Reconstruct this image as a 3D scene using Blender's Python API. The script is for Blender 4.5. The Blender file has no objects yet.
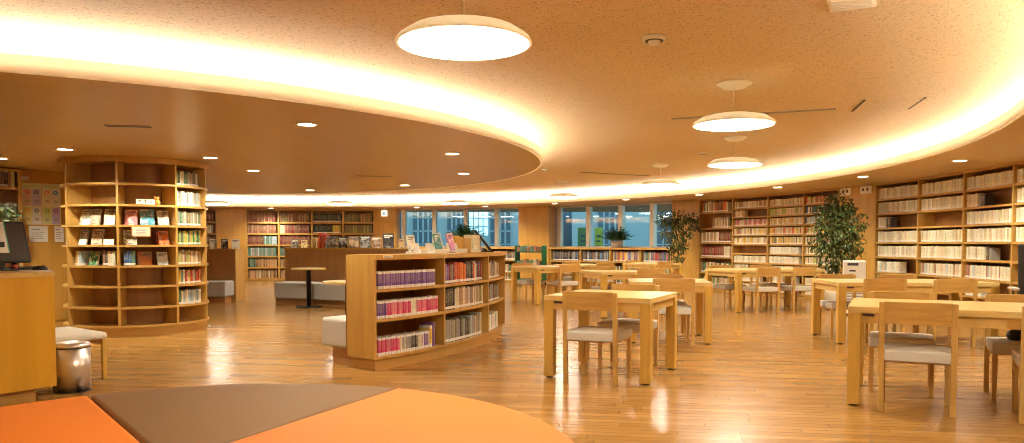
import bpy, bmesh, math, random
from math import pi, sin, cos, radians as R, hypot, atan2, degrees
from mathutils import Vector, Matrix
random.seed(7)
SC = bpy.context.scene
COL = SC.collection

# ------------------------------------------------------------------ materials
def nodes(name):
    m = bpy.data.materials.new(name); m.use_nodes = True
    nt = m.node_tree
    return m, nt, nt.nodes['Principled BSDF']

def setp(b, **k):
    for key, v in k.items():
        b.inputs[key.replace('_', ' ')].default_value = v

def flat(name, col, rough=.5, metal=0, spec=.5, coat=0):
    m, nt, b = nodes(name)
    b.inputs['Base Color'].default_value = (*col, 1)
    b.inputs['Roughness'].default_value = rough
    b.inputs['Metallic'].default_value = metal
    b.inputs['Specular IOR Level'].default_value = spec
    b.inputs['Coat Weight'].default_value = coat
    return m

def emit(name, col, s):
    m, nt, b = nodes(name)
    b.inputs['Base Color'].default_value = (.9, .9, .85, 1)
    b.inputs['Emission Color'].default_value = (*col, 1)
    b.inputs['Emission Strength'].default_value = s
    return m

def ramp(nt, fac, stops):
    r = nt.nodes.new('ShaderNodeValToRGB')
    e = r.color_ramp.elements
    while len(e) < len(stops): e.new(.5)
    for i, (p, c) in enumerate(stops):
        e[i].position = p; e[i].color = (*c, 1)
    nt.links.new(fac, r.inputs['Fac'])
    return r.outputs['Color']

def wood(name, c0, c1, scale, rough=.4, coat=.0, bump=.02, rough_coat=.2):
    """grain stretched along the axis with the small scale"""
    m, nt, b = nodes(name); L = nt.links
    tc = nt.nodes.new('ShaderNodeTexCoord')
    mp = nt.nodes.new('ShaderNodeMapping'); mp.inputs['Scale'].default_value = scale
    L.new(tc.outputs['Object'], mp.inputs['Vector'])
    n = nt.nodes.new('ShaderNodeTexNoise'); n.inputs['Scale'].default_value = 1; n.inputs['Detail'].default_value = 5
    n.inputs['Distortion'].default_value = .6
    L.new(mp.outputs['Vector'], n.inputs['Vector'])
    col = ramp(nt, n.outputs['Fac'], [(.3, c0), (.7, c1)])
    L.new(col, b.inputs['Base Color'])
    b.inputs['Roughness'].default_value = rough
    b.inputs['Coat Weight'].default_value = coat
    b.inputs['Coat Roughness'].default_value = rough_coat
    bp = nt.nodes.new('ShaderNodeBump'); bp.inputs['Strength'].default_value = bump
    L.new(n.outputs['Fac'], bp.inputs['Height']); L.new(bp.outputs['Normal'], b.inputs['Normal'])
    return m

def fabric(name, c, sc=260, rough=.9, var=.12, bump=.15):
    m, nt, b = nodes(name); L = nt.links
    tc = nt.nodes.new('ShaderNodeTexCoord')
    n = nt.nodes.new('ShaderNodeTexNoise'); n.inputs['Scale'].default_value = sc; n.inputs['Detail'].default_value = 2
    L.new(tc.outputs['Object'], n.inputs['Vector'])
    lo = tuple(x * (1 - var) for x in c); hi = tuple(min(1, x * (1 + var)) for x in c)
    L.new(ramp(nt, n.outputs['Fac'], [(.3, lo), (.7, hi)]), b.inputs['Base Color'])
    b.inputs['Roughness'].default_value = rough
    b.inputs['Specular IOR Level'].default_value = .25
    bp = nt.nodes.new('ShaderNodeBump'); bp.inputs['Strength'].default_value = bump; bp.inputs['Distance'].default_value = .003
    L.new(n.outputs['Fac'], bp.inputs['Height']); L.new(bp.outputs['Normal'], b.inputs['Normal'])
    return m

M = {}
OAK0, OAK1 = (.53, .30, .045), (.64, .39, .075)
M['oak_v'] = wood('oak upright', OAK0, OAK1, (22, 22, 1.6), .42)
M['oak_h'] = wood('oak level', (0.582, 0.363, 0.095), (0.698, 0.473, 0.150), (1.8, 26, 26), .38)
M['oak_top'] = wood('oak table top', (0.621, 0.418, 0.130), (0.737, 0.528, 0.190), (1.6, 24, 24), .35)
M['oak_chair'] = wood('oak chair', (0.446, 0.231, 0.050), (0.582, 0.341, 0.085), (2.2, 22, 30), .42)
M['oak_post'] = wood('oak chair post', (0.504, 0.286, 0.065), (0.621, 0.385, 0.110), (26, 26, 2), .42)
M['shelf'] = wood('oak bookcase', (0.466, 0.253, 0.052), (0.563, 0.330, 0.078), (14, 14, 1.4), .4)
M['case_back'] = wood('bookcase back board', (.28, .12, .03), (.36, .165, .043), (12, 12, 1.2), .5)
M['panel'] = wood('oak veneer wall', (0.504, 0.264, 0.042), (0.582, 0.330, 0.060), (9, 9, .7), .38, .1)
M['counter'] = wood('counter veneer', (.58, .30, .014), (.66, .35, .022), (12, 12, .8), .35, .15)
M['brown_panel'] = wood('brown partition', (.40, .20, .07), (.47, .245, .09), (10, 10, 1), .5)
M['plinth'] = wood('bookcase plinth', (0.427, 0.220, 0.045), (0.504, 0.286, 0.065), (2, 2, 20), .45)
M['soffit'] = wood('soffit veneer', (0.446, 0.270, 0.085), (0.504, 0.314, 0.105), (3, .5, 3), .36, .25, .01, .25)
M['soffit_out'] = flat('outer soffit paint', (.55, .37, .15), .5)
def acrylic():
    m = bpy.data.materials.new('opal cove lip'); m.use_nodes = True
    nt = m.node_tree; nt.nodes.clear(); L = nt.links
    o = nt.nodes.new('ShaderNodeOutputMaterial')
    d = nt.nodes.new('ShaderNodeBsdfDiffuse'); d.inputs['Color'].default_value = (.92, .90, .84, 1)
    t = nt.nodes.new('ShaderNodeBsdfTranslucent'); t.inputs['Color'].default_value = (.95, .93, .87, 1)
    x = nt.nodes.new('ShaderNodeMixShader'); x.inputs['Fac'].default_value = .6
    L.new(d.outputs[0], x.inputs[1]); L.new(t.outputs[0], x.inputs[2]); L.new(x.outputs[0], o.inputs['Surface'])
    return m
M['fascia'] = acrylic()
M['seat'] = fabric('grey seat cloth', (.60, .575, .49))
M['sofa'] = fabric('grey bench cloth', (.46, .45, .41))
M['stool'] = fabric('pale stool cloth', (.58, .54, .45))
M['stool2'] = fabric('ivory stool cloth', (.78, .73, .60))
M['orange'] = fabric('orange vinyl', (.76, .215, .027), 60, .62, .03, .03)
M['orange2'] = fabric('light orange vinyl', (.60, .190, .036), 60, .62, .03, .03)
M['brown'] = fabric('brown vinyl', (.21, .115, .048), 60, .62, .04, .03)
M['black'] = flat('black plastic', (.012, .011, .010), .4)
M['dark'] = flat('dark slot', (.05, .035, .02), .6)
M['steel'] = flat('brushed steel', (.70, .64, .56), .36, 1)
M['white'] = flat('white enamel', (.80, .76, .66), .4)
M['paper'] = flat('white paper', (.82, .80, .72), .7)
M['card'] = flat('cream card', (.80, .70, .50), .7)
M['ink'] = flat('ink', (.06, .06, .08), .7)
M['greyink'] = flat('grey ink', (.35, .33, .30), .7)
def opal():
    m = bpy.data.materials.new('opal pendant shade'); m.use_nodes = True
    nt = m.node_tree; nt.nodes.clear(); L = nt.links
    o = nt.nodes.new('ShaderNodeOutputMaterial')
    d = nt.nodes.new('ShaderNodeBsdfDiffuse'); d.inputs['Color'].default_value = (.90, .85, .72, 1)
    t = nt.nodes.new('ShaderNodeBsdfTranslucent'); t.inputs['Color'].default_value = (.95, .86, .68, 1)
    x = nt.nodes.new('ShaderNodeMixShader'); x.inputs['Fac'].default_value = .007
    L.new(d.outputs[0], x.inputs[1]); L.new(t.outputs[0], x.inputs[2]); L.new(x.outputs[0], o.inputs['Surface'])
    return m
M['opal'] = opal()
M['lamp_metal'] = flat('pendant shade enamel', (.90, .85, .72), .45)
M['green'] = flat('green cart enamel', (.008, .10, .032), .45)
M['mint'] = flat('teal cover', (.10, .45, .32), .5)
M['pinkcover'] = flat('salmon cover', (.70, .25, .18), .5)
M['alu'] = flat('window aluminium', (.62, .55, .42), .35, .6)
M['reveal'] = flat('window reveal', (.30, .25, .20), .6)
M['pot_white'] = flat('white pot', (.80, .76, .66), .35)
M['pot_grey'] = flat('stone grey pot', (.50, .42, .32), .6)
M['soil'] = flat('soil', (.05, .03, .02), .9)
M['trunk'] = flat('tree bark', (.16, .09, .045), .8)
M['orangecard'] = flat('orange card', (.80, .32, .06), .7)
for k, c in dict(p_red=(.75, .14, .08), p_navy=(.10, .10, .25), p_coral=(.85, .28, .15), p_blue=(.05, .30, .65), p_yel=(.80, .50, .03), p_slate=(.18, .24, .30),
                 p_green=(.25, .55, .12), p_purple=(.40, .12, .40), f_pink=(.80, .55, .45), f_lav=(.58, .50, .70), f_cream=(.82, .76, .58), f_lime=(.62, .72, .30),
                 f_yel=(.80, .72, .28), f_white=(.80, .78, .70), tealsign=(.02, .25, .20), cobalt=(.03, .06, .25), banner_y=(.40, .46, .05), banner_g=(.10, .20, .06),
                 f1=(.05, .11, .15)).items():
    M[k] = flat(k, c, .6)

def leafmat(name, c0, c1):
    m, nt, b = nodes(name); L = nt.links
    tc = nt.nodes.new('ShaderNodeTexCoord')
    n = nt.nodes.new('ShaderNodeTexNoise'); n.inputs['Scale'].default_value = 14
    L.new(tc.outputs['Object'], n.inputs['Vector'])
    L.new(ramp(nt, n.outputs['Fac'], [(.35, c0), (.65, c1)]), b.inputs['Base Color'])
    b.inputs['Roughness'].default_value = .45
    return m
M['leaf'] = leafmat('ficus leaf', (.035, .06, .012), (.12, .16, .035))
M['leaf2'] = leafmat('fern leaf', (.03, .10, .02), (.10, .22, .05))
M['leaf3'] = leafmat('ivy leaf', (.10, .20, .06), (.45, .52, .28))

def ceiling_mat():
    m, nt, b = nodes('acoustic ceiling board'); L = nt.links
    tc = nt.nodes.new('ShaderNodeTexCoord')
    n = nt.nodes.new('ShaderNodeTexNoise'); n.inputs['Scale'].default_value = 30; n.inputs['Detail'].default_value = 3
    L.new(tc.outputs['Object'], n.inputs['Vector'])
    v = nt.nodes.new('ShaderNodeTexVoronoi'); v.inputs['Scale'].default_value = 55
    L.new(tc.outputs['Object'], v.inputs['Vector'])
    n2 = nt.nodes.new('ShaderNodeTexNoise'); n2.inputs['Scale'].default_value = 75; n2.inputs['Detail'].default_value = 1
    L.new(tc.outputs['Object'], n2.inputs['Vector'])
    pits = ramp(nt, n2.outputs['Fac'], [(.30, (.55, .50, .45)), (.40, (1, 1, 1))])
    base = ramp(nt, n.outputs['Fac'], [(.3, (.65, .51, .30)), (.5, (.71, .56, .34))])
    mx = nt.nodes.new('ShaderNodeMix'); mx.data_type = 'RGBA'; mx.blend_type = 'MULTIPLY'; mx.inputs['Factor'].default_value = 1
    L.new(base, mx.inputs['A']); L.new(pits, mx.inputs['B']); col = mx.outputs['Result']
    L.new(col, b.inputs['Base Color']); b.inputs['Roughness'].default_value = .85
    bp = nt.nodes.new('ShaderNodeBump'); bp.inputs['Strength'].default_value = .25; bp.inputs['Distance'].default_value = .004
    L.new(v.outputs['Distance'], bp.inputs['Height']); L.new(bp.outputs['Normal'], b.inputs['Normal'])
    return m
M['ceiling'] = ceiling_mat()

def floor_mat():
    m, nt, b = nodes('oak plank floor'); L = nt.links
    tc = nt.nodes.new('ShaderNodeTexCoord')
    mp = nt.nodes.new('ShaderNodeMapping'); mp.inputs['Rotation'].default_value = (0, 0, R(9))
    L.new(tc.outputs['Object'], mp.inputs['Vector'])
    br = nt.nodes.new('ShaderNodeTexBrick')
    br.offset = 0; br.inputs['Scale'].default_value = 1
    br.inputs['Brick Width'].default_value = 1.1; br.inputs['Row Height'].default_value = .085
    br.inputs['Mortar Size'].default_value = .0018; br.inputs['Mortar Smooth'].default_value = .2; br.inputs['Bias'].default_value = 0
    br.inputs['Color1'].default_value = (.475, .25, .062, 1); br.inputs['Color2'].default_value = (.36, .175, .038, 1)
    br.inputs['Mortar'].default_value = (.16, .07, .022, 1)
    # every row of planks starts at its own point along the row
    sx = nt.nodes.new('ShaderNodeSeparateXYZ'); L.new(mp.outputs['Vector'], sx.inputs[0])
    def mth(op, x, y=None):
        q = nt.nodes.new('ShaderNodeMath'); q.operation = op; L.new(x, q.inputs[0])
        if y is not None:
            if isinstance(y, float): q.inputs[1].default_value = y
            else: L.new(y, q.inputs[1])
        return q.outputs[0]
    wn = nt.nodes.new('ShaderNodeTexWhiteNoise'); wn.noise_dimensions = '1D'
    L.new(mth('FLOOR', mth('DIVIDE', sx.outputs['Y'], .085)), wn.inputs['W'])
    cxyz = nt.nodes.new('ShaderNodeCombineXYZ')
    L.new(mth('ADD', sx.outputs['X'], mth('MULTIPLY', wn.outputs['Value'], 1.1)), cxyz.inputs[0]); L.new(sx.outputs['Y'], cxyz.inputs[1])
    L.new(cxyz.outputs[0], br.inputs['Vector'])
    mp2 = nt.nodes.new('ShaderNodeMapping'); mp2.inputs['Scale'].default_value = (1.2, 12, 1); mp2.inputs['Rotation'].default_value = (0, 0, R(9))
    L.new(tc.outputs['Object'], mp2.inputs['Vector'])
    n = nt.nodes.new('ShaderNodeTexNoise'); n.inputs['Scale'].default_value = 1; n.inputs['Detail'].default_value = 6
    L.new(mp2.outputs['Vector'], n.inputs['Vector'])
    g = ramp(nt, n.outputs['Fac'], [(.3, (.80, .76, .70)), (.7, (1, 1, 1))])
    mx = nt.nodes.new('ShaderNodeMix'); mx.data_type = 'RGBA'; mx.blend_type = 'MULTIPLY'; mx.inputs['Factor'].default_value = .8
    L.new(br.outputs['Color'], mx.inputs['A']); L.new(g, mx.inputs['B'])
    L.new(mx.outputs['Result'], b.inputs['Base Color'])
    b.inputs['Roughness'].default_value = .24
    rr = nt.nodes.new('ShaderNodeMapRange'); rr.inputs['To Min'].default_value = .19; rr.inputs['To Max'].default_value = .28
    L.new(n.outputs['Fac'], rr.inputs['Value']); L.new(rr.outputs['Result'], b.inputs['Roughness'])
    b.inputs['Specular IOR Level'].default_value = .8
    bp = nt.nodes.new('ShaderNodeBump'); bp.inputs['Strength'].default_value = .12; bp.inputs['Distance'].default_value = .004
    L.new(br.outputs['Fac'], bp.inputs['Height']); bp.invert = True
    # gentle plank cupping so reflections streak
    n2 = nt.nodes.new('ShaderNodeTexNoise'); n2.inputs['Scale'].default_value = 1.0; n2.inputs['Detail'].default_value = 1
    mp3 = nt.nodes.new('ShaderNodeMapping'); mp3.inputs['Scale'].default_value = (.8, 9, 1); mp3.inputs['Rotation'].default_value = (0, 0, R(9))
    L.new(tc.outputs['Object'], mp3.inputs['Vector']); L.new(mp3.outputs['Vector'], n2.inputs['Vector'])
    bp2 = nt.nodes.new('ShaderNodeBump'); bp2.inputs['Strength'].default_value = .07; bp2.inputs['Distance'].default_value = .006
    L.new(n2.outputs['Fac'], bp2.inputs['Height']); L.new(bp.outputs['Normal'], bp2.inputs['Normal'])
    L.new(bp2.outputs['Normal'], b.inputs['Normal'])
    return m
M['floor'] = floor_mat()

def glass_mat():
    m = bpy.data.materials.new('window glass'); m.use_nodes = True
    nt = m.node_tree; nt.nodes.clear(); L = nt.links
    o = nt.nodes.new('ShaderNodeOutputMaterial')
    t = nt.nodes.new('ShaderNodeBsdfTransparent'); t.inputs['Color'].default_value = (.78, .90, .94, 1)
    g = nt.nodes.new('ShaderNodeBsdfGlossy'); g.inputs['Roughness'].default_value = .02
    lw = nt.nodes.new('ShaderNodeLayerWeight'); lw.inputs['Blend'].default_value = .5
    pw = nt.nodes.new('ShaderNodeMath'); pw.operation = 'POWER'; pw.inputs[1].default_value = 3.5; L.new(lw.outputs['Facing'], pw.inputs[0])
    ma = nt.nodes.new('ShaderNodeMath'); ma.operation = 'MULTIPLY_ADD'; ma.inputs[1].default_value = .6; ma.inputs[2].default_value = .06; L.new(pw.outputs[0], ma.inputs[0])
    mx = nt.nodes.new('ShaderNodeMixShader')
    L.new(ma.outputs[0], mx.inputs['Fac']); L.new(t.outputs[0], mx.inputs[1]); L.new(g.outputs[0], mx.inputs[2])
    L.new(mx.outputs[0], o.inputs['Surface'])
    return m
M['glass'] = glass_mat()

def book_mat(name, attr):
    """spine cloth in the book's own colour; alpha picks the print: <.33 title + shelf label, <.66 comic volume with white ends, else plain title"""
    m, nt, b = nodes(name); L = nt.links
    if attr:
        a = nt.nodes.new('ShaderNodeAttribute'); a.attribute_name = 'book'
        col, alp = a.outputs['Color'], a.outputs['Alpha']
    else:
        a = nt.nodes.new('ShaderNodeObjectInfo'); col, alp = a.outputs['Color'], a.outputs['Alpha']
    uv = nt.nodes.new('ShaderNodeUVMap'); uv.uv_map = 'UVMap'
    sp = nt.nodes.new('ShaderNodeSeparateXYZ'); L.new(uv.outputs['UV'], sp.inputs[0])
    def math_(op, x, y=None):
        n = nt.nodes.new('ShaderNodeMath'); n.operation = op
        for i, v in enumerate((x, y)):
            if v is None: continue
            if isinstance(v, (int, float)): n.inputs[i].default_value = v
            else: L.new(v, n.inputs[i])
        return n.outputs[0]
    U, V = sp.outputs['X'], sp.outputs['Y']
    band = lambda lo, hi: math_('MULTIPLY', math_('GREATER_THAN', V, lo), math_('LESS_THAN', V, hi))
    mid = math_('MULTIPLY', math_('GREATER_THAN', U, .22), math_('LESS_THAN', U, .78))
    tc = nt.nodes.new('ShaderNodeCombineXYZ')
    L.new(math_('MULTIPLY', U, 3), tc.inputs[0]); L.new(math_('MULTIPLY', V, 22), tc.inputs[1]); L.new(math_('MULTIPLY', alp, 173), tc.inputs[2])
    n = nt.nodes.new('ShaderNodeTexNoise'); n.inputs['Scale'].default_value = 1; n.inputs['Detail'].default_value = 1
    L.new(tc.outputs[0], n.inputs['Vector'])
    ink = math_('MULTIPLY', math_('MULTIPLY', band(.36, .86), mid), math_('GREATER_THAN', n.outputs['Fac'], .5))
    comic = math_('MULTIPLY', math_('GREATER_THAN', alp, .33), math_('LESS_THAN', alp, .66))
    lab = math_('MULTIPLY', band(.05, .17), math_('LESS_THAN', alp, .66))
    ends = math_('MULTIPLY', comic, math_('MAXIMUM', band(.86, 1.1), band(-.1, .10)))
    white = math_('MAXIMUM', lab, ends)
    # title print: light on dark covers, dark on light ones
    bw = nt.nodes.new('ShaderNodeRGBToBW'); L.new(col, bw.inputs[0])
    dark = math_('LESS_THAN', bw.outputs[0], .18)
    tcol = nt.nodes.new('ShaderNodeMix'); tcol.data_type = 'RGBA'; L.new(dark, tcol.inputs['Factor'])
    tcol.inputs['A'].default_value = (.16, .13, .12, 1); tcol.inputs['B'].default_value = (.62, .52, .30, 1)
    m1 = nt.nodes.new('ShaderNodeMix'); m1.data_type = 'RGBA'; L.new(math_('MULTIPLY', ink, .42), m1.inputs['Factor'])
    L.new(col, m1.inputs['A']); L.new(tcol.outputs['Result'], m1.inputs['B'])
    m2 = nt.nodes.new('ShaderNodeMix'); m2.data_type = 'RGBA'; L.new(white, m2.inputs['Factor'])
    L.new(m1.outputs['Result'], m2.inputs['A']); m2.inputs['B'].default_value = (.80, .76, .68, 1)
    L.new(m2.outputs['Result'], b.inputs['Base Color']); b.inputs['Roughness'].default_value = .45
    return m
M['book'] = book_mat('book cover cloth', False)
M['book_attr'] = book_mat('massed book cover cloth', True)
M['pages'] = flat('page edges', (.72, .64, .46), .8)

def cover_mat():
    """printed front cover: the book's own colour with a picture field and a title block"""
    m, nt, b = nodes('printed cover'); L = nt.links
    a = nt.nodes.new('ShaderNodeObjectInfo')
    uv = nt.nodes.new('ShaderNodeUVMap'); uv.uv_map = 'UVMap'
    sp = nt.nodes.new('ShaderNodeSeparateXYZ'); L.new(uv.outputs['UV'], sp.inputs[0])
    cx = nt.nodes.new('ShaderNodeCombineXYZ'); L.new(sp.outputs['X'], cx.inputs[0]); L.new(sp.outputs['Y'], cx.inputs[1])
    ml = nt.nodes.new('ShaderNodeMath'); ml.operation = 'MULTIPLY'; ml.inputs[1].default_value = 97; L.new(a.outputs['Random'], ml.inputs[0])
    L.new(ml.outputs[0], cx.inputs[2])
    n = nt.nodes.new('ShaderNodeTexNoise'); n.inputs['Scale'].default_value = 3.2; n.inputs['Detail'].default_value = 2; n.inputs['Distortion'].default_value = .8
    L.new(cx.outputs[0], n.inputs['Vector'])
    f = nt.nodes.new('ShaderNodeMath'); f.operation = 'GREATER_THAN'; f.inputs[1].default_value = .53; L.new(n.outputs['Fac'], f.inputs[0])
    inv = nt.nodes.new('ShaderNodeMix'); inv.data_type = 'RGBA'; inv.inputs['Factor'].default_value = .72
    L.new(a.outputs['Color'], inv.inputs['A']); L.new(ramp(nt, a.outputs['Alpha'], [(0, (.05, .04, .04)), (1, (.80, .74, .62))]), inv.inputs['B'])
    m1 = nt.nodes.new('ShaderNodeMix'); m1.data_type = 'RGBA'; L.new(f.outputs[0], m1.inputs['Factor'])
    L.new(a.outputs['Color'], m1.inputs['A']); L.new(inv.outputs['Result'], m1.inputs['B'])
    def mt(op, x, y):
        q = nt.nodes.new('ShaderNodeMath'); q.operation = op
        for i, v in enumerate((x, y)):
            if isinstance(v, (int, float)): q.inputs[i].default_value = v
            else: L.new(v, q.inputs[i])
        return q.outputs[0]
    X, Y = sp.outputs['X'], sp.outputs['Y']
    box = lambda u0, u1, v0, v1: mt('MULTIPLY', mt('MULTIPLY', mt('GREATER_THAN', X, u0), mt('LESS_THAN', X, u1)), mt('MULTIPLY', mt('GREATER_THAN', Y, v0), mt('LESS_THAN', Y, v1)))
    title = mt('MAXIMUM', box(.12, .88, .80, .90), box(.12, .62, .70, .76))
    foot = box(.3, .7, .06, .10)
    bw = nt.nodes.new('ShaderNodeRGBToBW'); L.new(a.outputs['Color'], bw.inputs[0])
    tcol = nt.nodes.new('ShaderNodeMix'); tcol.data_type = 'RGBA'; L.new(mt('LESS_THAN', bw.outputs[0], .22), tcol.inputs['Factor'])
    tcol.inputs['A'].default_value = (.10, .06, .06, 1); tcol.inputs['B'].default_value = (.75, .70, .58, 1)
    m3 = nt.nodes.new('ShaderNodeMix'); m3.data_type = 'RGBA'; L.new(mt('MULTIPLY', mt('MAXIMUM', title, foot), .75), m3.inputs['Factor'])
    L.new(m1.outputs['Result'], m3.inputs['A']); L.new(tcol.outputs['Result'], m3.inputs['B'])
    L.new(m3.outputs['Result'], b.inputs['Base Color']); b.inputs['Roughness'].default_value = .35
    return m
M['cover'] = cover_mat()

M['led'] = emit('cove light strip', (1, .97, .88), 34)
M['diffuser'] = emit('pendant diffuser', (1, .96, .84), 26)
M['dl'] = emit('downlight lens', (1, .88, .66), 22)
M['lit_pane'] = emit('lit office window', (.45, .80, .95), 1.0)
M['facade'] = flat('blue grey cladding', (.36, .46, .47), .6)
M['facade_dark'] = flat('dark glazing', (.08, .14, .18), .3)
M['facade2'] = flat('steel blue cladding', (.10, .24, .36), .5)
M['ground_out'] = flat('asphalt', (.08, .09, .10), .9)

# ------------------------------------------------------------------ mesh builder
class MB:
    def __init__(s):
        s.bm = bmesh.new(); s.mi = 0; s.mats = []
    def mat(s, m):
        m = M[m]
        if m not in s.mats: s.mats.append(m)
        s.mi = s.mats.index(m); return s
    def face(s, vs, smooth=False):
        try: f = s.bm.faces.new(vs)
        except ValueError: return None
        f.material_index = s.mi; f.smooth = smooth; return f
    def pts(s, P): return [s.bm.verts.new(p) for p in P]
    def hexa(s, P):
        v = s.pts(P)
        for q in ((3, 2, 1, 0), (4, 5, 6, 7), (0, 1, 5, 4), (1, 2, 6, 5), (2, 3, 7, 6), (3, 0, 4, 7)): s.face([v[i] for i in q])
        return s
    def box(s, x0, x1, y0, y1, z0, z1, mx=None):
        P = [Vector(p) for p in ((x0, y0, z0), (x1, y0, z0), (x1, y1, z0), (x0, y1, z0), (x0, y0, z1), (x1, y0, z1), (x1, y1, z1), (x0, y1, z1))]
        if mx is not None: P = [mx @ p for p in P]
        return s.hexa(P)
    def arcbox(s, c, r0, r1, a0, a1, z0, z1, n=None):
        """ring segment, angles in degrees"""
        if a1 < a0: a0, a1 = a1, a0
        n = n or max(2, int((a1 - a0) / 2.5) + 1)
        rings = []
        for i in range(n + 1):
            a = R(a0 + (a1 - a0) * i / n); ca, sa = cos(a), sin(a)
            rings.append(s.pts([(c[0] + r0 * ca, c[1] + r0 * sa, z0), (c[0] + r1 * ca, c[1] + r1 * sa, z0), (c[0] + r1 * ca, c[1] + r1 * sa, z1), (c[0] + r0 * ca, c[1] + r0 * sa, z1)]))
        full = abs(a1 - a0 - 360) < 1e-6
        for i in range(n):
            A, B = rings[i], rings[i + 1]
            for j in range(4):
                k = (j + 1) % 4
                s.face([A[j], B[j], B[k], A[k]][::-1])
        if not full:
            s.face(rings[0]); s.face(rings[-1][::-1])
        return s
    def lathe(s, prof, n=24, c=(0, 0), smooth=True, mx=None):
        rings = []
        for r, z in prof:
            P = [Vector((c[0] + r * cos(2 * pi * i / n), c[1] + r * sin(2 * pi * i / n), z)) for i in range(n)]
            if mx is not None: P = [mx @ p for p in P]
            rings.append(s.pts(P))
        for a, b in zip(rings, rings[1:]):
            for i in range(n):
                j = (i + 1) % n
                s.face([a[i], a[j], b[j], b[i]], smooth)
        s.face(rings[0][::-1]); s.face(rings[-1])
        return s
    def tube(s, path, rad, n=8):
        path = [Vector(p) for p in path]; rings = []
        rr = rad if isinstance(rad, (list, tuple)) else [rad] * len(path)
        for i, p in enumerate(path):
            d = (path[min(i + 1, len(path) - 1)] - path[max(i - 1, 0)]).normalized()
            u = d.cross(Vector((0, 0, 1)));
            if u.length < 1e-3: u = d.cross(Vector((1, 0, 0)))
            u.normalize(); w = d.cross(u)
            rings.append(s.pts([p + rr[i] * (cos(2 * pi * k / n) * u + sin(2 * pi * k / n) * w) for k in range(n)]))
        for a, b in zip(rings, rings[1:]):
            for i in range(n):
                j = (i + 1) % n; s.face([a[i], a[j], b[j], b[i]], True)
        s.face(rings[0][::-1]); s.face(rings[-1]); return s
    def prism(s, poly, z0, z1, mx=None):
        lo = [Vector((x, y, z0)) for x, y in poly]; hi = [Vector((x, y, z1)) for x, y in poly]
        if mx is not None: lo = [mx @ p for p in lo]; hi = [mx @ p for p in hi]
        lo = s.pts(lo); hi = s.pts(hi); n = len(poly)
        s.face(lo[::-1]); s.face(hi)
        for i in range(n): s.face([lo[i], lo[(i + 1) % n], hi[(i + 1) % n], hi[i]])
        return s
    def build(s, name, m=None, parent=None, bevel=0, seg=2, fix=True):
        if m: s.mat(m) if not s.mats else None
        if fix: bmesh.ops.recalc_face_normals(s.bm, faces=s.bm.faces)
        me = bpy.data.meshes.new(name); s.bm.to_mesh(me); s.bm.free()
        for x in s.mats: me.materials.append(x)
        o = bpy.data.objects.new(name, me); COL.objects.link(o)
        if parent: o.parent = parent
        if bevel:
            b = o.modifiers.new('bevel', 'BEVEL'); b.width = bevel; b.segments = seg; b.limit_method = 'ANGLE'; b.angle_limit = R(50)
        return o

def new(m): return MB().mat(m)

def thing(name, label, cat, loc=(0, 0, 0), rz=0, group=None):
    o = bpy.data.objects.new(name, None); COL.objects.link(o); o.empty_display_size = .1
    o.location = loc; o.rotation_euler = (0, 0, rz); o['label'] = label; o['category'] = cat
    if group: o['group'] = group
    return o
def tag(o, label, cat, group=None):
    o['label'] = label; o['category'] = cat
    if group: o['group'] = group
    return o
def struct(o): o['kind'] = 'structure'; return o
def dup(root, loc, rz, label, group=None):
    r = root.copy(); COL.objects.link(r); r.location = loc; r.rotation_euler = (0, 0, rz); r['label'] = label
    if group: r['group'] = group
    for ch in list(root.children):
        c = ch.copy(); COL.objects.link(c); c.parent = r
        for g in list(ch.children):
            d = g.copy(); COL.objects.link(d); d.parent = c
    return r
ORD = ['zeroth', 'first', 'second', 'third', 'fourth', 'fifth', 'sixth', 'seventh', 'eighth', 'ninth', 'tenth', 'eleventh', 'twelfth', 'thirteenth', 'fourteenth', 'fifteenth', 'sixteenth', 'seventeenth', 'eighteenth', 'nineteenth']
def ordinal(n):
    if n < 20: return ORD[n]
    t, u = divmod(n, 10)
    T = {2: 'twent', 3: 'thirt', 4: 'fort', 5: 'fift'}[t]
    return T + 'ieth' if u == 0 else T + 'y-' + ORD[u]
def pol(c, r, a): return (c[0] + r * cos(R(a)), c[1] + r * sin(R(a)))

# ------------------------------------------------------------------ layout constants (metres)
ZS, ZC, LIP = 2.2, 2.5, 2.31
DC, DR = (-5.6, 10.1), 6.0            # dropped ceiling disc
OC, OR = (-5.95, 10.84), 11.1         # inner edge of the outer dropped soffit
WC, WR = (-5.22, 11.48), 11.86        # curved outer wall
def wall_angle(slope, rad=WR):
    """angle on the curved wall met by the floor line X = slope * Y"""
    a = 1 + slope * slope; b = -2 * (slope * WC[0] + WC[1]); k = WC[0] ** 2 + WC[1] ** 2 - rad * rad
    y = (-b + (b * b - 4 * a * k) ** .5) / (2 * a)
    return degrees(atan2(y - WC[1], slope * y - WC[0]))

# ------------------------------------------------------------------ room shell
b = new('floor'); b.box(-19, 9, -3, 25.5, -.1, 0); struct(b.build('floor'))
b = new('ceiling'); b.box(-19, 9, -3, 25.5, ZC, ZC + .12); ceil = struct(b.build('ceiling'))
# dropped disc: soffit slab, upturned lip, upstand
b = new('soffit'); b.arcbox(DC, .02, DR - .03, 0, 360, ZS, ZS + .03, 144); disc = struct(b.build('ceiling_soffit'))
b = new('fascia'); b.arcbox(DC, DR - .03, DR, 0, 360, ZS - .004, LIP, 144); struct(b.build('trim_1'))
b = new('lamp_metal'); b.arcbox(DC, DR - .92, DR - .88, 0, 360, ZS + .03, ZC, 96); struct(b.build('trim_2'))
b = new('led'); b.arcbox(DC, DR - .42, DR - .36, 0, 360, ZS + .035, ZS + .07, 144); struct(b.build('trim_3'))
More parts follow.
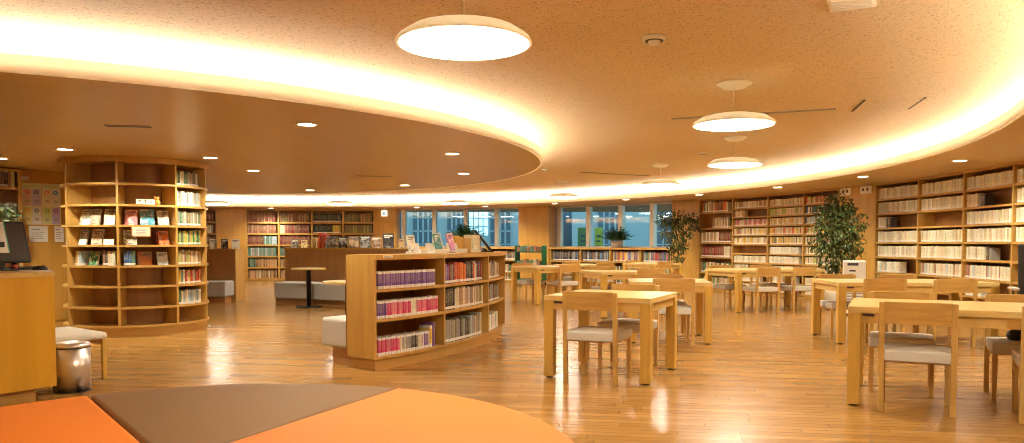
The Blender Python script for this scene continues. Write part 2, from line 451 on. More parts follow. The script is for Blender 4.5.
# outer soffit: plate with a round hole
def plate_with_hole(name, c, r, x0, x1, y0, y1, z0, z1, m):
    mb = new(m); n = 144
    for z, flip in ((z0, True), (z1, False)):
        inner = []; outer = []
        for i in range(n):
            a = 2 * pi * i / n; d = (cos(a), sin(a)); inner.append((c[0] + r * d[0], c[1] + r * d[1], z))
            t = min(((x1 if d[0] > 0 else x0) - c[0]) / d[0] if abs(d[0]) > 1e-9 else 1e9, ((y1 if d[1] > 0 else y0) - c[1]) / d[1] if abs(d[1]) > 1e-9 else 1e9)
            outer.append((c[0] + max(t, r + .01) * d[0], c[1] + max(t, r + .01) * d[1], z))
        I = mb.pts(inner); O = mb.pts(outer)
        for i in range(n):
            j = (i + 1) % n; q = [I[i], O[i], O[j], I[j]]; mb.face(q[::-1] if flip else q)
    return mb.build(name, fix=False)
struct(plate_with_hole('ceiling_perimeter', OC, OR + .03, -19, 9, -3, 25.5, ZS, ZS + .03, 'soffit_out'))
b = new('fascia'); b.arcbox(OC, OR, OR + .03, 0, 360, ZS - .004, LIP, 180); struct(b.build('trim_4'))
b = new('lamp_metal'); b.arcbox(OC, OR + .88, OR + .92, 0, 360, ZS + .03, ZC, 120); struct(b.build('trim_5'))
b = new('led'); b.arcbox(OC, OR + .39, OR + .45, 0, 360, ZS + .035, ZS + .07, 180); struct(b.build('trim_6'))

# outer wall behind the veneer panels, with two window openings
A_W2 = (wall_angle((671.6 - 512) / 755), wall_angle((548.5 - 512) / 755))
A_W1 = (wall_angle((518.5 - 512) / 755), wall_angle((396 - 512) / 755))
ZSILL = 1.03
RW = 12.32
def wallseg(name, a0, a1, z0, z1, m='panel', r0=RW, r1=RW + .12):
    mb = new(m); mb.arcbox(WC, r0, r1, a0, a1, z0, z1); return struct(mb.build(name))
wallseg('wall_right', -27, A_W2[0], 0, ZC)
wallseg('wall_below_window', A_W2[0], A_W1[1], 0, ZSILL - .04)
wallseg('wall_above_window', A_W2[0], A_W1[1], ZS, ZC)
wallseg('wall_between_window', A_W2[1], A_W1[0], ZSILL - .04, ZS)
wallseg('wall_back', A_W1[1], 178, 0, ZC)
# veneer wall panels, flush with the fronts of the built in bookcases
AN = dict(wr=[9.76, 4.13, -1.63, -7.70, -13.6, -19.4], wl=[34.86, 29.90, 24.75, 19.65, 14.75], bk=[103.9, 99.36, 94.57, 89.95, 85.3], bk2=[117.6, 112.8, 108.0])
def panel(name, a0, a1):
    mb = new('panel'); mb.arcbox(WC, WR, RW - .002, a0, a1, 0, ZS); return struct(mb.build(name))
panel('wall_panel_right', 9.80, 14.70)
panel('wall_panel_corner', 34.92, A_W2[0])
panel('wall_panel_pillar', A_W2[1], A_W1[0])
panel('wall_panel_exit', A_W1[1], 85.25)
panel('wall_panel_back', 103.95, 107.95)
panel('wall_panel_far', 117.7, 176)
# closing walls out of view
e0 = pol(WC, RW, -27); e1 = pol(WC, RW, 178)
b = new('panel')
b.prism([(e0[0], e0[1]), (e0[0] + .15, e0[1]), (e0[0] + .15, -3), (e0[0], -3)], 0, ZC); struct(b.build('wall_side'))
b = new('panel'); b.box(-19, 9, -3.1, -3, 0, ZC); struct(b.build('wall_rear'))
b = new('panel'); b.box(e1[0] - .15, e1[0], -3, e1[1], 0, ZC); struct(b.build('wall_far_left'))
# staff side wall with veneer boards behind the counter
LA = R(38.9); LD = Vector((cos(LA), sin(LA), 0))
mwall = Matrix.Translation((-7.07, 10.9, 0)) @ Matrix.Rotation(LA, 4, 'Z')    # local x along the wall, y into it
b = new('panel'); b.box(-4, 2.15, 0, .1, 0, ZS, mwall); struct(b.build('wall_left'))
b = new('panel')
for k in range(9):
    b.box(-2.1 + .46 * k + .004, -2.1 + .46 * (k + 1) - .004, -.018, 0, .02, ZS - .01, mwall)
struct(b.build('trim_7'))
b = new('panel'); q0 = mwall @ Vector((2.15, 0, 0)); b.box(q0.x - 9, q0.x, q0.y, q0.y + .1, 0, ZS); struct(b.build('wall_left_return'))

# ------------------------------------------------------------------ windows and outside
def window(name, a_lo, a_hi, mull):
    root = bpy.data.objects.new(name, None); COL.objects.link(root); root['kind'] = 'structure'
    mb = new('alu')
    mb.arcbox(WC, RW - .05, RW + .07, a_lo, a_hi, ZSILL - .04, ZSILL + .03); mb.arcbox(WC, RW - .05, RW + .07, a_lo, a_hi, ZS - .03, ZS)
    for a in mull: mb.arcbox(WC, RW - .08, RW + .08, a - .28, a + .28, ZSILL, ZS, 2)
    mb.build('window_frame', parent=root)
    ed = [a_lo] + sorted(mull) + [a_hi]
    for p, q in zip(ed, ed[1:]):
        if q - p < .5: continue
        g = new('glass'); g.arcbox(WC, RW + .02, RW + .026, p, q, ZSILL, ZS, 1); g.build('window_pane', parent=root)
    return root
wa = lambda px: wall_angle((px - 512) / 755, RW)
window('window_1', A_W1[0], A_W1[1], [wa(404.5), wa(435), wa(466.5), wa(497.5)])
window('window_2', A_W2[0], A_W2[1], [wa(560), wa(589), wa(621), wa(653)])
# neighbouring buildings seen through the glass
bl = thing('office_building', 'blue grey office block with rows of dark glazing seen through the windows', 'building', (-2, 44, 0))
b = new('facade'); b.box(-14, 22, 0, 8, -1, 14); b.build('facade_wall', parent=bl)
for i, (x0, x1) in enumerate([(-13, -8.5), (-3.75, -2.55), (-1.75, -.7), (.75, 1.9), (7.0, 8.3), (10.2, 12.4)]):
    b = new('facade_dark'); b.box(x0, x1, -.12, 0, .3, 3.4); w = b.build('glazing', parent=bl)
    b = new('facade')
    for k in range(1, 4): b.box(x0 + (x1 - x0) * k / 4 - .05, x0 + (x1 - x0) * k / 4 + .05, -.18, -.12, .3, 3.4)
    for k in range(1, 4): b.box(x0, x1, -.18, -.12, .3 + 3.1 * k / 4 - .04, .3 + 3.1 * k / 4 + .04)
    b.build('glazing_grid', parent=w)
b = new('lit_pane'); b.box(-.5, .6, -.16, -.05, 1.6, 3.6); lp = b.build('lit_window', parent=bl)
b = new('facade')
for k in range(1, 4): b.box(-.5 + .275 * k - .03, -.5 + .275 * k + .03, -.22, -.16, 1.6, 3.6)
for k in range(1, 4): b.box(-.5, .6, -.22, -.16, 1.6 + .5 * k - .03, 1.6 + .5 * k + .03)
b.build('lit_window_grid', parent=lp)
pl = thing('porch_column', 'steel blue outdoor column behind the wider window bay', 'column', (1.92, 26.5, 0))
b = new('facade2'); b.box(-.17, .17, -.17, .17, .15, 3.6); b.build('shaft', parent=pl, bevel=.02); b = new('facade'); b.box(-.24, .24, -.24, .24, -.1, .15); b.build('base', parent=pl, bevel=.02)
for (x, y, w, mt, lab) in [(2.78, 29, .52, 'banner_g', 'green outdoor noticeboard beyond the glass by the steel blue column'), (3.32, 29, .30, 'banner_y', 'yellow green outdoor banner beyond the glass beside the potted fern')]:
    t = thing('outdoor_board', lab, 'board', (x, y, 0))
    b = new(mt); b.box(-w / 2, w / 2, -.03, .03, .5, 1.75); b.build('board_panel', parent=t, bevel=.01)
    b = new('ink')
    for k in range(4): b.box(-w * .3, w * (.1 + .05 * k), -.04, -.03, .8 + .2 * k, .86 + .2 * k)
    b.build('print', parent=t)
    for sx in (-1, 1):
        b = new('facade_dark'); b.box(sx * w * .4 - .03, sx * w * .4 + .03, .03, .07, -.1, 1.7); b.build('post', parent=t)
b = new('ground_out'); b.box(-40, 50, 25.6, 60, -.3, -.1); struct(b.build('ground_outside'))
w = bpy.data.worlds.new('dusk'); SC.world = w; w.use_nodes = True
w.node_tree.nodes['Background'].inputs['Color'].default_value = (.25, .37, .42, 1)
w.node_tree.nodes['Background'].inputs['Strength'].default_value = 2.6

# ------------------------------------------------------------------ lamps
ZL = 2.14
def pendant_proto(loc, label):
    t = thing('pendant_lamp', label, 'lamp', loc, 0, 'pendant lamps under the raised ceiling')
    b = new('opal'); b.lathe([(.338, .003), (.342, .008), (.330, .030), (.27, .070), (.18, .090), (.05, .096), (.0005, .096)], 48); b.build('shade', parent=t)
    b = new('diffuser'); b.lathe([(.0005, -.020), (.12, -.018), (.24, -.010), (.31, .0), (.330, .004), (.322, .010), (.0005, .012)], 48); b.build('diffuser', parent=t)
    h = ZC - ZL
    b = new('lamp_metal'); b.lathe([(.0005, h - .045), (.10, h - .045), (.115, h - .02), (.145, h - .016), (.148, h)], 32); b.build('canopy', parent=t)
    b = new('card'); b.tube([(0, 0, .09), (0, 0, h - .04)], .0038); b.build('cord', parent=t)
    return t
pend = [((-.24, 3.82), 'big white pendant lamp nearest the camera, above the curved island bookcase'), ((1.87, 6.42), 'white dome pendant lamp over the front square tables, in front of its twin'),
        ((2.84, 9.68), 'white dome pendant lamp just behind and below the front pendant'), ((2.55, 13.05), 'white pendant lamp hanging before the window bay with the fern'),
        ((1.12, 16.5), 'white pendant lamp above the green book cart'), ((-1.42, 19.0), 'distant white pendant lamp above the window behind the island bookcase'),
        ((-4.37, 19.3), 'distant white pendant lamp before the back wall dark green books'), ((-7.54, 19.3), 'distant white pendant lamp partly hidden by the round pillar bookcase')]
P0 = None
for (x, y), lab in pend:
    if P0 is None: P0 = pendant_proto((x, y, ZL), lab)
    else: dup(P0, (x, y, ZL), 0, lab)

def downlight_proto(loc, label, grp):
    t = thing('downlight', label, 'downlight', loc, 0, grp)
    b = new('white'); b.arcbox((0, 0), .075, .095, 0, 360, -.008, .0, 24); b.build('trim_ring', parent=t)
    b = new('dl'); b.lathe([(.074, -.004), (.074, -.001)], 24); b.build('lens', parent=t)
    return t
D0 = None
def px_of(x, y): return x / y
disc_dl = [(-1.81, 6.71), (-4.99, 8.48), (-3.70, 9.31), (-3.74, 10.97), (-3.99, 14.98), (-.70, 8.9), (-.73, 11.44), (-1.94, 13.7), (-6.32, 9.37)]
staff_fill_dl = [(-7.9, 9.3)]  # unseen lamp, added to brighten the wall and posters on the left
ring_dl = [(5.45, 7.3), (4.55, 5.0), (3.1, 2.9), (1.3, 1.2), (-1.0, -.1), (5.69, 9.65), (5.53, 11.96), (4.97, 14.18), (4.04, 16.36), (2.74, 18.23), (1.12, 19.82), (-.75, 21.45), (-2.78, 22.1), (-7.19, 22.6)]  # leading entries lie out of view, row continued there to add fill light
for pts, grp, ph in ((disc_dl, 'downlights in the round wooden soffit', 'round wooden soffit'), (ring_dl, 'downlights in the outer curved soffit', 'outer curved soffit along the walls'), (staff_fill_dl, 'added fill downlight above the staff side', 'soffit above the file shelf, added fill')):
    pts = sorted(pts, key=lambda p: px_of(*p))
    for i, (x, y) in enumerate(pts):
        lab = 'small round recessed downlight, %s from left in the %s' % (ordinal(i + 1), ph)
        if D0 is None: D0 = downlight_proto((x, y, ZS), lab, grp)
        else: dup(D0, (x, y, ZS), 0, lab, grp)
        ld = bpy.data.lights.new('downlight_spot', 'SPOT'); ld.energy = 80; ld.spot_size = R(150); ld.spot_blend = .6; ld.shadow_soft_size = .06; ld.color = (1, .95, .80)
        lo = bpy.data.objects.new('downlight_spot', ld); lo.location = (x, y, ZS - .02); COL.objects.link(lo)

# ceiling fittings
def puck(loc, label, s=1):
    t = thing('smoke_detector', label, 'smoke detector', loc)
    b = new('white'); b.lathe([(.0005, -.05 * s), (.035 * s, -.05 * s), (.04 * s, -.03 * s), (.075 * s, -.025 * s), (.08 * s, 0)], 24); b.build('body', parent=t)
    b = new('dark'); b.arcbox((0, 0), .041 * s, .06 * s, 0, 360, -.030 * s, -.024 * s, 20); b.build('vent_slot', parent=t)
puck((0.93, 5.00, ZC), 'round white smoke detector on the raised ceiling near the big pendant')
puck((2.86, 11.38, ZC), 'small white smoke detector behind the double pendants', .9)
puck((0.61, 13.85, ZC), 'distant white smoke detector beside the wooden soffit tip', .9)
def slit(name, p, q, w, z, label, mname='dark'):
    p, q = Vector((*p, z)), Vector((*q, z)); d = (q - p); L_ = d.length
    t = thing(name, label, 'vent', ((p + q) / 2)[:], atan2(d.y, d.x))
    b = new('greyink'); b.box(-L_ / 2, L_ / 2, -w * .5, -w * .25, -.008, 0); b.box(-L_ / 2, L_ / 2, w * .25, w * .5, -.008, 0); b.build('frame', parent=t)
    b = new(mname); b.box(-L_ / 2, L_ / 2, -w * .25, w * .25, -.003, 0); b.build('slot', parent=t)
slit('slot_diffuser', (1.73, 8.25), (3.25, 7.64), .06, ZC, 'long thin slot diffuser in the ceiling behind the front dome pendant')
slit('slot_diffuser', (1.29, 14.4), (2.75, 15.2), .08, ZC, 'distant thin slot diffuser in the ceiling before the far windows')
slit('slot_diffuser', (-3.62, 6.78), (-3.26, 6.86), .09, ZS, 'short linear vent in the wooden soffit above the round pillar bookcase')
slit('slot_diffuser', (-2.4, 11.8), (-1.9, 11.94), .09, ZS, 'faint short vent deep in the wooden soffit above the sofa partition')
t = thing('access_panel', 'square ceiling access panel with thin dark edges above the wall bookcase', 'panel', (3.65, 7.41, ZC), R(-14.5))
b = new('ceiling'); b.box(-.25, .25, -.31, .31, -.006, 0); b.build('board', parent=t)
b = new('dark'); b.box(-.268, -.25, -.31, .31, -.008, 0); b.build('edge_gap', parent=t)
b = new('dark'); b.box(.25, .268, -.31, .31, -.008, 0); b.build('edge_gap', parent=t)
t = thing('ceiling_vent', 'pale square air grille at the top edge above the front tables', 'vent', (1.90, 4.28, ZC), R(-28))
b = new('lamp_metal'); b.box(-.12, .12, -.12, .12, -.012, 0); b.build('frame', parent=t)
b = new('lamp_metal')
for k in range(6): b.box(-.10, .10, -.096 + .032 * k, -.080 + .032 * k, -.02, -.012)
b.build('louvre', parent=t)

# ------------------------------------------------------------------ books
BOOKS = []       # every spine-out book: dict(loc, rz, size, col, name, where, kind)
def unit_book(name, m):
    bm = bmesh.new(); uvl = bm.loops.layers.uv.new('UVMap')
    def quad(P, uvs, mi):
        f = bm.faces.new([bm.verts.new(p) for p in P]); f.material_index = mi
        for l, u in zip(f.loops, uvs): l[uvl].uv = u
    # rounded spine in four facets
    xs = [-.5, -.28, 0, .28, .5]; ys = [.035, .006, 0, .006, .035]
    for i in range(4):
        quad([(xs[i], ys[i], 0), (xs[i + 1], ys[i + 1], 0), (xs[i + 1], ys[i + 1], 1), (xs[i], ys[i], 1)], [(i / 4, 0), (i / 4 + .25, 0), (i / 4 + .25, 1), (i / 4, 1)], 0)
    n2 = [(0, .02), (0, .02), (0, .98), (0, .98)]
    quad([(-.5, 1, 0), (-.5, .035, 0), (-.5, .035, 1), (-.5, 1, 1)], n2, 0)
    quad([(.5, .035, 0), (.5, 1, 0), (.5, 1, 1), (.5, .035, 1)], n2, 0)
    quad([(-.5, .035, 1), (-.42, .035, 1), (-.42, 1, 1), (-.5, 1, 1)], n2, 0); quad([(.42, .035, 1), (.5, .035, 1), (.5, 1, 1), (.42, 1, 1)], n2, 0)
    quad([(-.42, .03, .975), (.42, .03, .975), (.42, .99, .975), (-.42, .99, .975)], n2, 1)
    quad([(-.42, .03, .975), (-.5, .035, 1), (-.28, .006, 1), (0, 0, 1)], n2, 0); quad([(0, 0, 1), (.28, .006, 1), (.5, .035, 1), (.42, .03, .975)], n2, 0)
    quad([(.5, .035, 0), (-.5, .035, 0), (-.5, 1, 0), (.5, 1, 0)], n2, 0)
    quad([(.46, .98, .0), (-.46, .98, .0), (-.46, .98, .975), (.46, .98, .975)], n2, 1)
    me = bpy.data.meshes.new(name); bm.to_mesh(me); bm.free()
    me.materials.append(M[m]); me.materials.append(M['pages']); return me

C = dict(purple=(.16, .075, .26), violet=(.24, .13, .36), magenta=(.62, .05, .15), pink=(.70, .22, .24), red=(.50, .045, .03), crimson=(.22, .025, .022), orange=(.72, .17, .025), yellow=(.72, .46, .06),
         cream=(.66, .54, .34), ivory=(.74, .66, .44), white=(.80, .76, .58), tan=(.48, .30, .14), brown=(.22, .11, .045), black=(.02, .018, .018), charcoal=(.07, .065, .06), grey=(.32, .30, .26),
         olive=(.22, .19, .065), green=(.06, .20, .07), teal=(.12, .25, .18), darkgreen=(.018, .05, .028), blue=(.06, .16, .36), navy=(.03, .05, .13), paleblue=(.42, .52, .55), lime=(.45, .47, .12), salmon=(.40, .19, .10), rose=(.22, .095, .052))
def shade(c, v=.12):
    k = 1 + random.uniform(-v, v)
    return tuple(max(0, min(1, x * k * (1 + random.uniform(-.05, .05)))) for x in c)
def row(c, r, outward, al, ar, z, f0, f1, h, th, dep, seq, style, where, kind='paperback', hv=.06, stuff=False, inset=.03):
    """fill a curved shelf between the angles al (left) and ar (right) from fraction f0 to f1; seq: list of colour names, weighted, or a callable(fraction)"""
    sgn = 1 if ar > al else -1
    L_ = abs(ar - al) * pi / 180 * r
    pos = f0 * L_ + .004; k = 0; end = f1 * L_
    rr = r - inset if outward else r + inset
    while True:
        t = th * random.uniform(.8, 1.25)
        if pos + t > end: break
        fr = (pos + t / 2) / L_
        a = al + sgn * degrees((pos + t / 2) / r)
        nm = seq(fr) if callable(seq) else random.choice(seq)
        k += 1
        hh = h * random.uniform(1 - hv, 1 + hv); ii = random.uniform(0, .012)
        x, y = pol(c, rr - ii if outward else rr + ii, a)
        lo, hi = style
        BOOKS.append(dict(loc=(x, y, z), rz=R(a) + (pi / 2 if outward else -pi / 2), size=(t * .96, dep * random.uniform(.94, 1.0), hh), col=(*shade(C[nm]), random.uniform(lo, hi)),
                          name=nm, where=where, kind=kind, i=k, stuff=stuff, area=t * hh / (x * x + y * y)))
        pos += t
NAMES = dict(rose='dusty rose', lime='lime yellow', paleblue='pale blue', darkgreen='dark green')

# ---- bookcases: helper for curved units
def curved_case(name, label, cat, c, r_front, depth, outward, angs, z_bot, z_top, shelf_z, m='shelf', back='case_back', th=.024, top_over=0, plinth=0, plinth_inset=.03, topth=.03, group=None, loc=(0, 0, 0)):
    """angs: upright angles; shelf_z: list of lists, one per bay"""
    t = thing(name, label, cat, (0, 0, 0), 0, group)
    s = -1 if outward else 1
    rb = r_front + s * depth
    lo, hi = min(rb, r_front), max(rb, r_front)
    da = degrees(.5 * th / r_front)
    for a in angs:
        b = new(m); b.arcbox(c, lo, hi, a - da, a + da, z_bot, z_top, 1); b.build('upright', parent=t)
    a0, a1 = min(angs) - da, max(angs) + da
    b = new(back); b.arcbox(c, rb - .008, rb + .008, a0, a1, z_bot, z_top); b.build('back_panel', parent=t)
    for (p, q), zs in zip(zip(angs, angs[1:]), shelf_z):
        for z in zs:
            b = new(m); sg = 1 if q > p else -1
            b.arcbox(c, lo + (.01 if not outward else .01), hi - (.004 if outward else .01), p + sg * da, q - sg * da, z - th, z, max(3, int(abs(q - p) / 2))); b.build('shelf', parent=t)
    b = new(m); b.arcbox(c, lo - (0 if outward else top_over), hi + (top_over if outward else 0), a0, a1, z_top, z_top + topth); b.build('top_board', parent=t)
    if plinth:
        b = new('plinth'); b.arcbox(c, lo + plinth_inset, hi - plinth_inset, a0 + degrees(plinth_inset / r_front), a1 - degrees(plinth_inset / r_front), 0, plinth); b.build('plinth', parent=t)
    return t

# ---- island bookcase
IC, IR = (-5.6, 10.1), 5.53
ia = [-37.6, -27.1, -15.4, -5.0]
iz = [.735, .465, .128]
curved_case('island_bookcase', 'low curved oak island bookcase with nine open shelf bays of colourful books', 'bookcase', IC, IR, .38, True, ia, .108, 1.0, [iz] * 3, 'shelf', 'case_back', .026, .02, .104, .03, .045)
W1 = 'near bay of curved island bookcase'; W2 = 'middle bay of curved island bookcase'; W3 = 'far bay of curved island bookcase'
def pickers(*stops):
    def f(x):
        for lim, names in stops:
            if x <= lim: return random.choice(names)
        return random.choice(stops[-1][1])
    return f
sh = lambda n: ('top', 'middle', 'bottom')[n]
row(IC, IR, True, ia[0] + .6, ia[1] - .3, iz[0], .0, .93, .158, .0225, .115, ['purple', 'purple', 'violet'], (.34, .65), 'top shelf, ' + W1, 'comic volume', .01)
row(IC, IR, True, ia[0] + .6, ia[1] - .3, iz[1], .0, .985, .160, .0225, .115, pickers((.12, ['purple']), (.5, ['magenta', 'magenta', 'pink']), (.58, ['charcoal', 'white']), (.7, ['magenta', 'pink']), (1, ['magenta', 'magenta', 'magenta', 'pink'])), (.34, .65), 'middle shelf, ' + W1, 'comic volume', .02)
row(IC, IR, True, ia[0] + .6, ia[1] - .3, iz[2], .0, .80, .162, .0225, .115, pickers((.32, ['magenta', 'magenta', 'pink']), (.62, ['ivory', 'charcoal', 'grey', 'cream']), (.8, ['white', 'grey', 'violet', 'ivory'])), (.34, .65), 'bottom shelf, ' + W1, 'comic volume', .03)
row(IC, IR, True, ia[0] + .6, ia[1] - .3, iz[2], .80, .86, .205, .033, .14, ['yellow'], (.34, .65), 'bottom shelf, ' + W1, 'book', .03)
row(IC, IR, True, ia[0] + .6, ia[1] - .3, iz[2], .865, .905, .235, .03, .16, ['violet'], (.67, 1), 'near bay bottom shelf of the curved island bookcase', 'tall book', .0)
row(IC, IR, True, ia[1] + .5, ia[2] - .4, iz[0], .02, .93, .205, .038, .15, pickers((.1, ['violet', 'purple']), (.2, ['grey', 'crimson']), (.5, ['orange', 'red', 'orange']), (.75, ['charcoal', 'cream', 'red', 'tan']), (1, ['red', 'crimson', 'white', 'navy'])), (0, .32), 'top shelf, ' + W2, 'paperback', .08)
row(IC, IR, True, ia[1] + .5, ia[2] - .4, iz[1], .02, .97, .215, .038, .15, pickers((.25, ['black', 'charcoal', 'white']), (.5, ['white', 'cream', 'tan']), (.75, ['rose', 'cream', 'grey', 'red']), (1, ['olive', 'lime', 'cream'])), (0, .32), 'middle shelf, ' + W2, 'paperback', .06)
row(IC, IR, True, ia[1] + .5, ia[2] - .4, iz[2], .02, .93, .225, .036, .15, pickers((.6, ['grey', 'olive', 'charcoal', 'grey']), (.85, ['grey', 'paleblue', 'tan', 'charcoal']), (1, ['cream', 'white', 'lime'])), (0, .32), 'bottom shelf, ' + W2, 'paperback', .08)
row(IC, IR, True, ia[2] + .5, ia[3] - .4, iz[0], .03, .75, .185, .052, .14, ['cream', 'charcoal', 'grey', 'tan', 'olive'], (0, .32), 'top shelf, ' + W3, 'paperback', .1)
row(IC, IR, True, ia[2] + .5, ia[3] - .4, iz[1], .03, .72, .20, .05, .14, ['charcoal', 'ivory', 'rose', 'navy', 'grey'], (0, .32), 'middle shelf, ' + W3, 'paperback', .1)
row(IC, IR, True, ia[2] + .5, ia[3] - .4, iz[2], .03, .70, .185, .05, .14, ['paleblue', 'white', 'paleblue', 'ivory'], (0, .32), 'bottom shelf, ' + W3, 'paperback', .06)

# ---- round pillar bookcase
PC, PR = (-4.95, 10.0), .87
pa = [-170, -127, -78, -33, 7, 50, 95, 142]
pz = [1.884, 1.625, 1.374, 1.129, .877, .628, .369, .14]
t = curved_case('pillar_bookcase', 'tall round oak bookcase wrapped around a pillar, books faced out on middle shelves', 'bookcase', PC, PR, .30, True, pa, .12, 2.135, [pz] * (len(pa) - 1), 'shelf', 'case_back', .026, .02, .12, .03, .062)
b = new('panel'); b.arcbox(PC, .3, .56, 0, 360, 0, 2.197, 48); b.build('core', parent=t)
wc = 'of round pillar bookcase, right bay'
CYL = ['cream', 'white', 'ivory', 'green', 'grey', 'lime', 'paleblue', 'tan', 'teal', 'yellow', 'olive', 'charcoal', 'salmon']
shn = ['top', 'second', 'third', 'fourth', 'fifth', 'sixth', 'seventh']
cp = [['grey', 'olive', 'cream', 'charcoal', 'tan', 'green'], ['white', 'paleblue', 'cream', 'white', 'grey'], ['green', 'grey', 'cream', 'olive', 'charcoal'], ['lime', 'green', 'yellow', 'cream', 'teal'], ['tan', 'cream', 'salmon', 'cream', 'lime'], ['teal', 'red', 'white', 'yellow', 'charcoal', 'cream'], ['paleblue', 'white', 'green', 'cream', 'grey']]
for i in range(7):
    row(PC, PR, True, -31.5, 6.0, pz[i], .02, .97 if i else .9, .178 if i < 5 else .172, .031, .15, cp[i], (0, .32), '%s shelf %s' % (shn[i], wc), 'book', .07, inset=.05)
for i in (0, 2, 3, 4):
    row(PC, PR, True, -168, -130, pz[i], .62, .95, .17, .032, .15, CYL, (0, .32), '%s shelf, left edge bay of round pillar bookcase' % shn[i], 'book', .06, inset=.05)
row(PC, PR, True, -125.5, -79.5, pz[4], .03, .30, .18, .038, .15, pickers((.12, ['yellow', 'tan']), (.22, ['paleblue', 'white']), (.4, ['green', 'grey'])), (0, .32), 'fifth shelf left end, left bay of round pillar bookcase', 'book', .03, inset=.05)
row(PC, PR, True, -125.5, -79.5, pz[4], .72, .97, .175, .03, .15, ['cream', 'salmon', 'white', 'charcoal', 'brown'], (0, .32), 'fifth shelf right end, left bay of round pillar bookcase', 'book', .05, inset=.05)
row(PC, PR, True, -76.5, -34.5, pz[4], .03, .28, .178, .036, .15, ['white', 'paleblue', 'blue', 'teal', 'black'], (0, .32), 'fifth shelf left end, centre bay of round pillar bookcase', 'book', .04, inset=.05)

# ---- wall bookcases (built into the curved wall)
wz = [1.925, 1.673, 1.42, 1.168, .914, .645, .39, .13]
WRc = AN['wr']
curved_case('wall_bookcase', 'tall oak wall bookcase of pale volumes behind the long front tables', 'bookcase', WC, WR, .30, False, WRc, .08, 2.17, [wz] * (len(WRc) - 1), 'shelf', 'case_back', .03, 0, .08, .03, .03)
WLc = AN['wl']
wlz1 = [1.88, 1.507, 1.165, .82, .456, .12]; wlz = [1.94, 1.745, 1.54, 1.337, 1.13, .922, .72, .52, .30, .1]
curved_case('wall_bookcase', 'tall oak wall bookcase of cream and red paperbacks behind the large ficus', 'bookcase', WC, WR, .26, False, WLc, .08, 2.17, [wlz1, wlz, wlz, wlz], 'shelf', 'case_back', .03, 0, .08, .03, .03)
BKc = AN['bk']; bz = [1.80, 1.455, 1.11, .765, .425, .08]
curved_case('wall_bookcase', 'distant oak wall bookcase with dark red and teal bound volumes', 'bookcase', WC, WR, .30, False, BKc, .05, 2.15, [bz] * 4, 'shelf', 'case_back', .05, 0, .05, .03, .05)
BK2 = AN['bk2']
curved_case('wall_bookcase', 'distant narrow oak bookcase glimpsed between pillar bookcase and wall panel', 'bookcase', WC, WR, .30, False, BK2, .05, 2.15, [bz] * 2, 'shelf', 'case_back', .05, 0, .05, .03, .05)
PALE = ['ivory', 'ivory', 'white', 'cream', 'white', 'ivory', 'cream']
PALE2 = ['ivory', 'cream', 'white', 'paleblue', 'cream', 'ivory', 'white', 'salmon']
bay = ['first', 'second', 'third', 'fourth', 'fifth']
fills = [[(0, .97), (0, .97), (0, .2), (0, .97), (0, .97), (0, .55), (0, .5), None], [(0, .97), (0, .97), None, (0, .97), (0, .97), (0, .97), None, None], [(0, .97), (0, .25), (0, .98), (0, .98), (0, .42), (0, .98), (0, .4), None],
         [(0, .8), (0, .9), (0, .9), (0, .3), None, None, None, None], [(0, .8), None, (0, .9), None, None, None, None, None]]
for bi in range(5):
    al, ar = WRc[bi] - .12, WRc[bi + 1] + .12
    for si, f in enumerate(fills[bi]):
        if not f: continue
        wh = '%s shelf, %s bay of bookcase behind long tables' % (shn[si], bay[bi])
        dk = f[1] < .5 and si in (1, 2, 3, 4)
        row(WC, WR, False, al, ar, wz[si], f[0], f[1], .185, .042, .14, PALE if si < 5 else PALE2, (0, .32), wh, 'volume', .04)
        if dk: row(WC, WR, False, al, ar, wz[si], f[1] + .005, f[1] + .14, .17, .04, .14, ['charcoal', 'olive', 'brown', 'grey'], (.67, 1), wh.replace(' shelf', ' shelf beside pale ones'), 'volume', .05)
PW = ['cream', 'ivory', 'tan', 'cream', 'white', 'tan', 'ivory']
# left bay of the middle bookcase
al, ar = WLc[0] - .12, WLc[1] + .12
K = dict(stuff=True)
row(WC, WR, False, al, ar, wlz1[0], .05, .85, .24, .033, .15, ['cream', 'rose', 'ivory', 'green', 'salmon', 'white', 'orange'], (0, .32), '', 'book', .12, **K)
row(WC, WR, False, al, ar, wlz1[1], .36, .95, .23, .035, .15, ['white', 'ivory', 'cream', 'tan', 'olive'], (0, .32), '', 'book', .12, **K)
row(WC, WR, False, al, ar, wlz1[2], .02, .98, .24, .04, .16, pickers((.55, ['cream', 'ivory', 'white', 'tan']), (1, ['crimson', 'crimson', 'brown'])), (0, .32), '', 'book', .06, **K)
row(WC, WR, False, al, ar, wlz1[3], .02, .95, .25, .045, .16, pickers((.74, ['crimson', 'crimson', 'brown']), (1, ['cream', 'ivory'])), (0, .32), '', 'book', .04, **K)
row(WC, WR, False, al, ar, wlz1[4], .02, .95, .23, .04, .16, ['olive', 'cream', 'charcoal', 'tan', 'green', 'ivory'], (0, .32), '', 'book', .1, **K)
row(WC, WR, False, al, ar, wlz1[5], .02, .9, .22, .04, .16, ['tan', 'cream', 'green'], (0, .32), '', 'book', .1, **K)
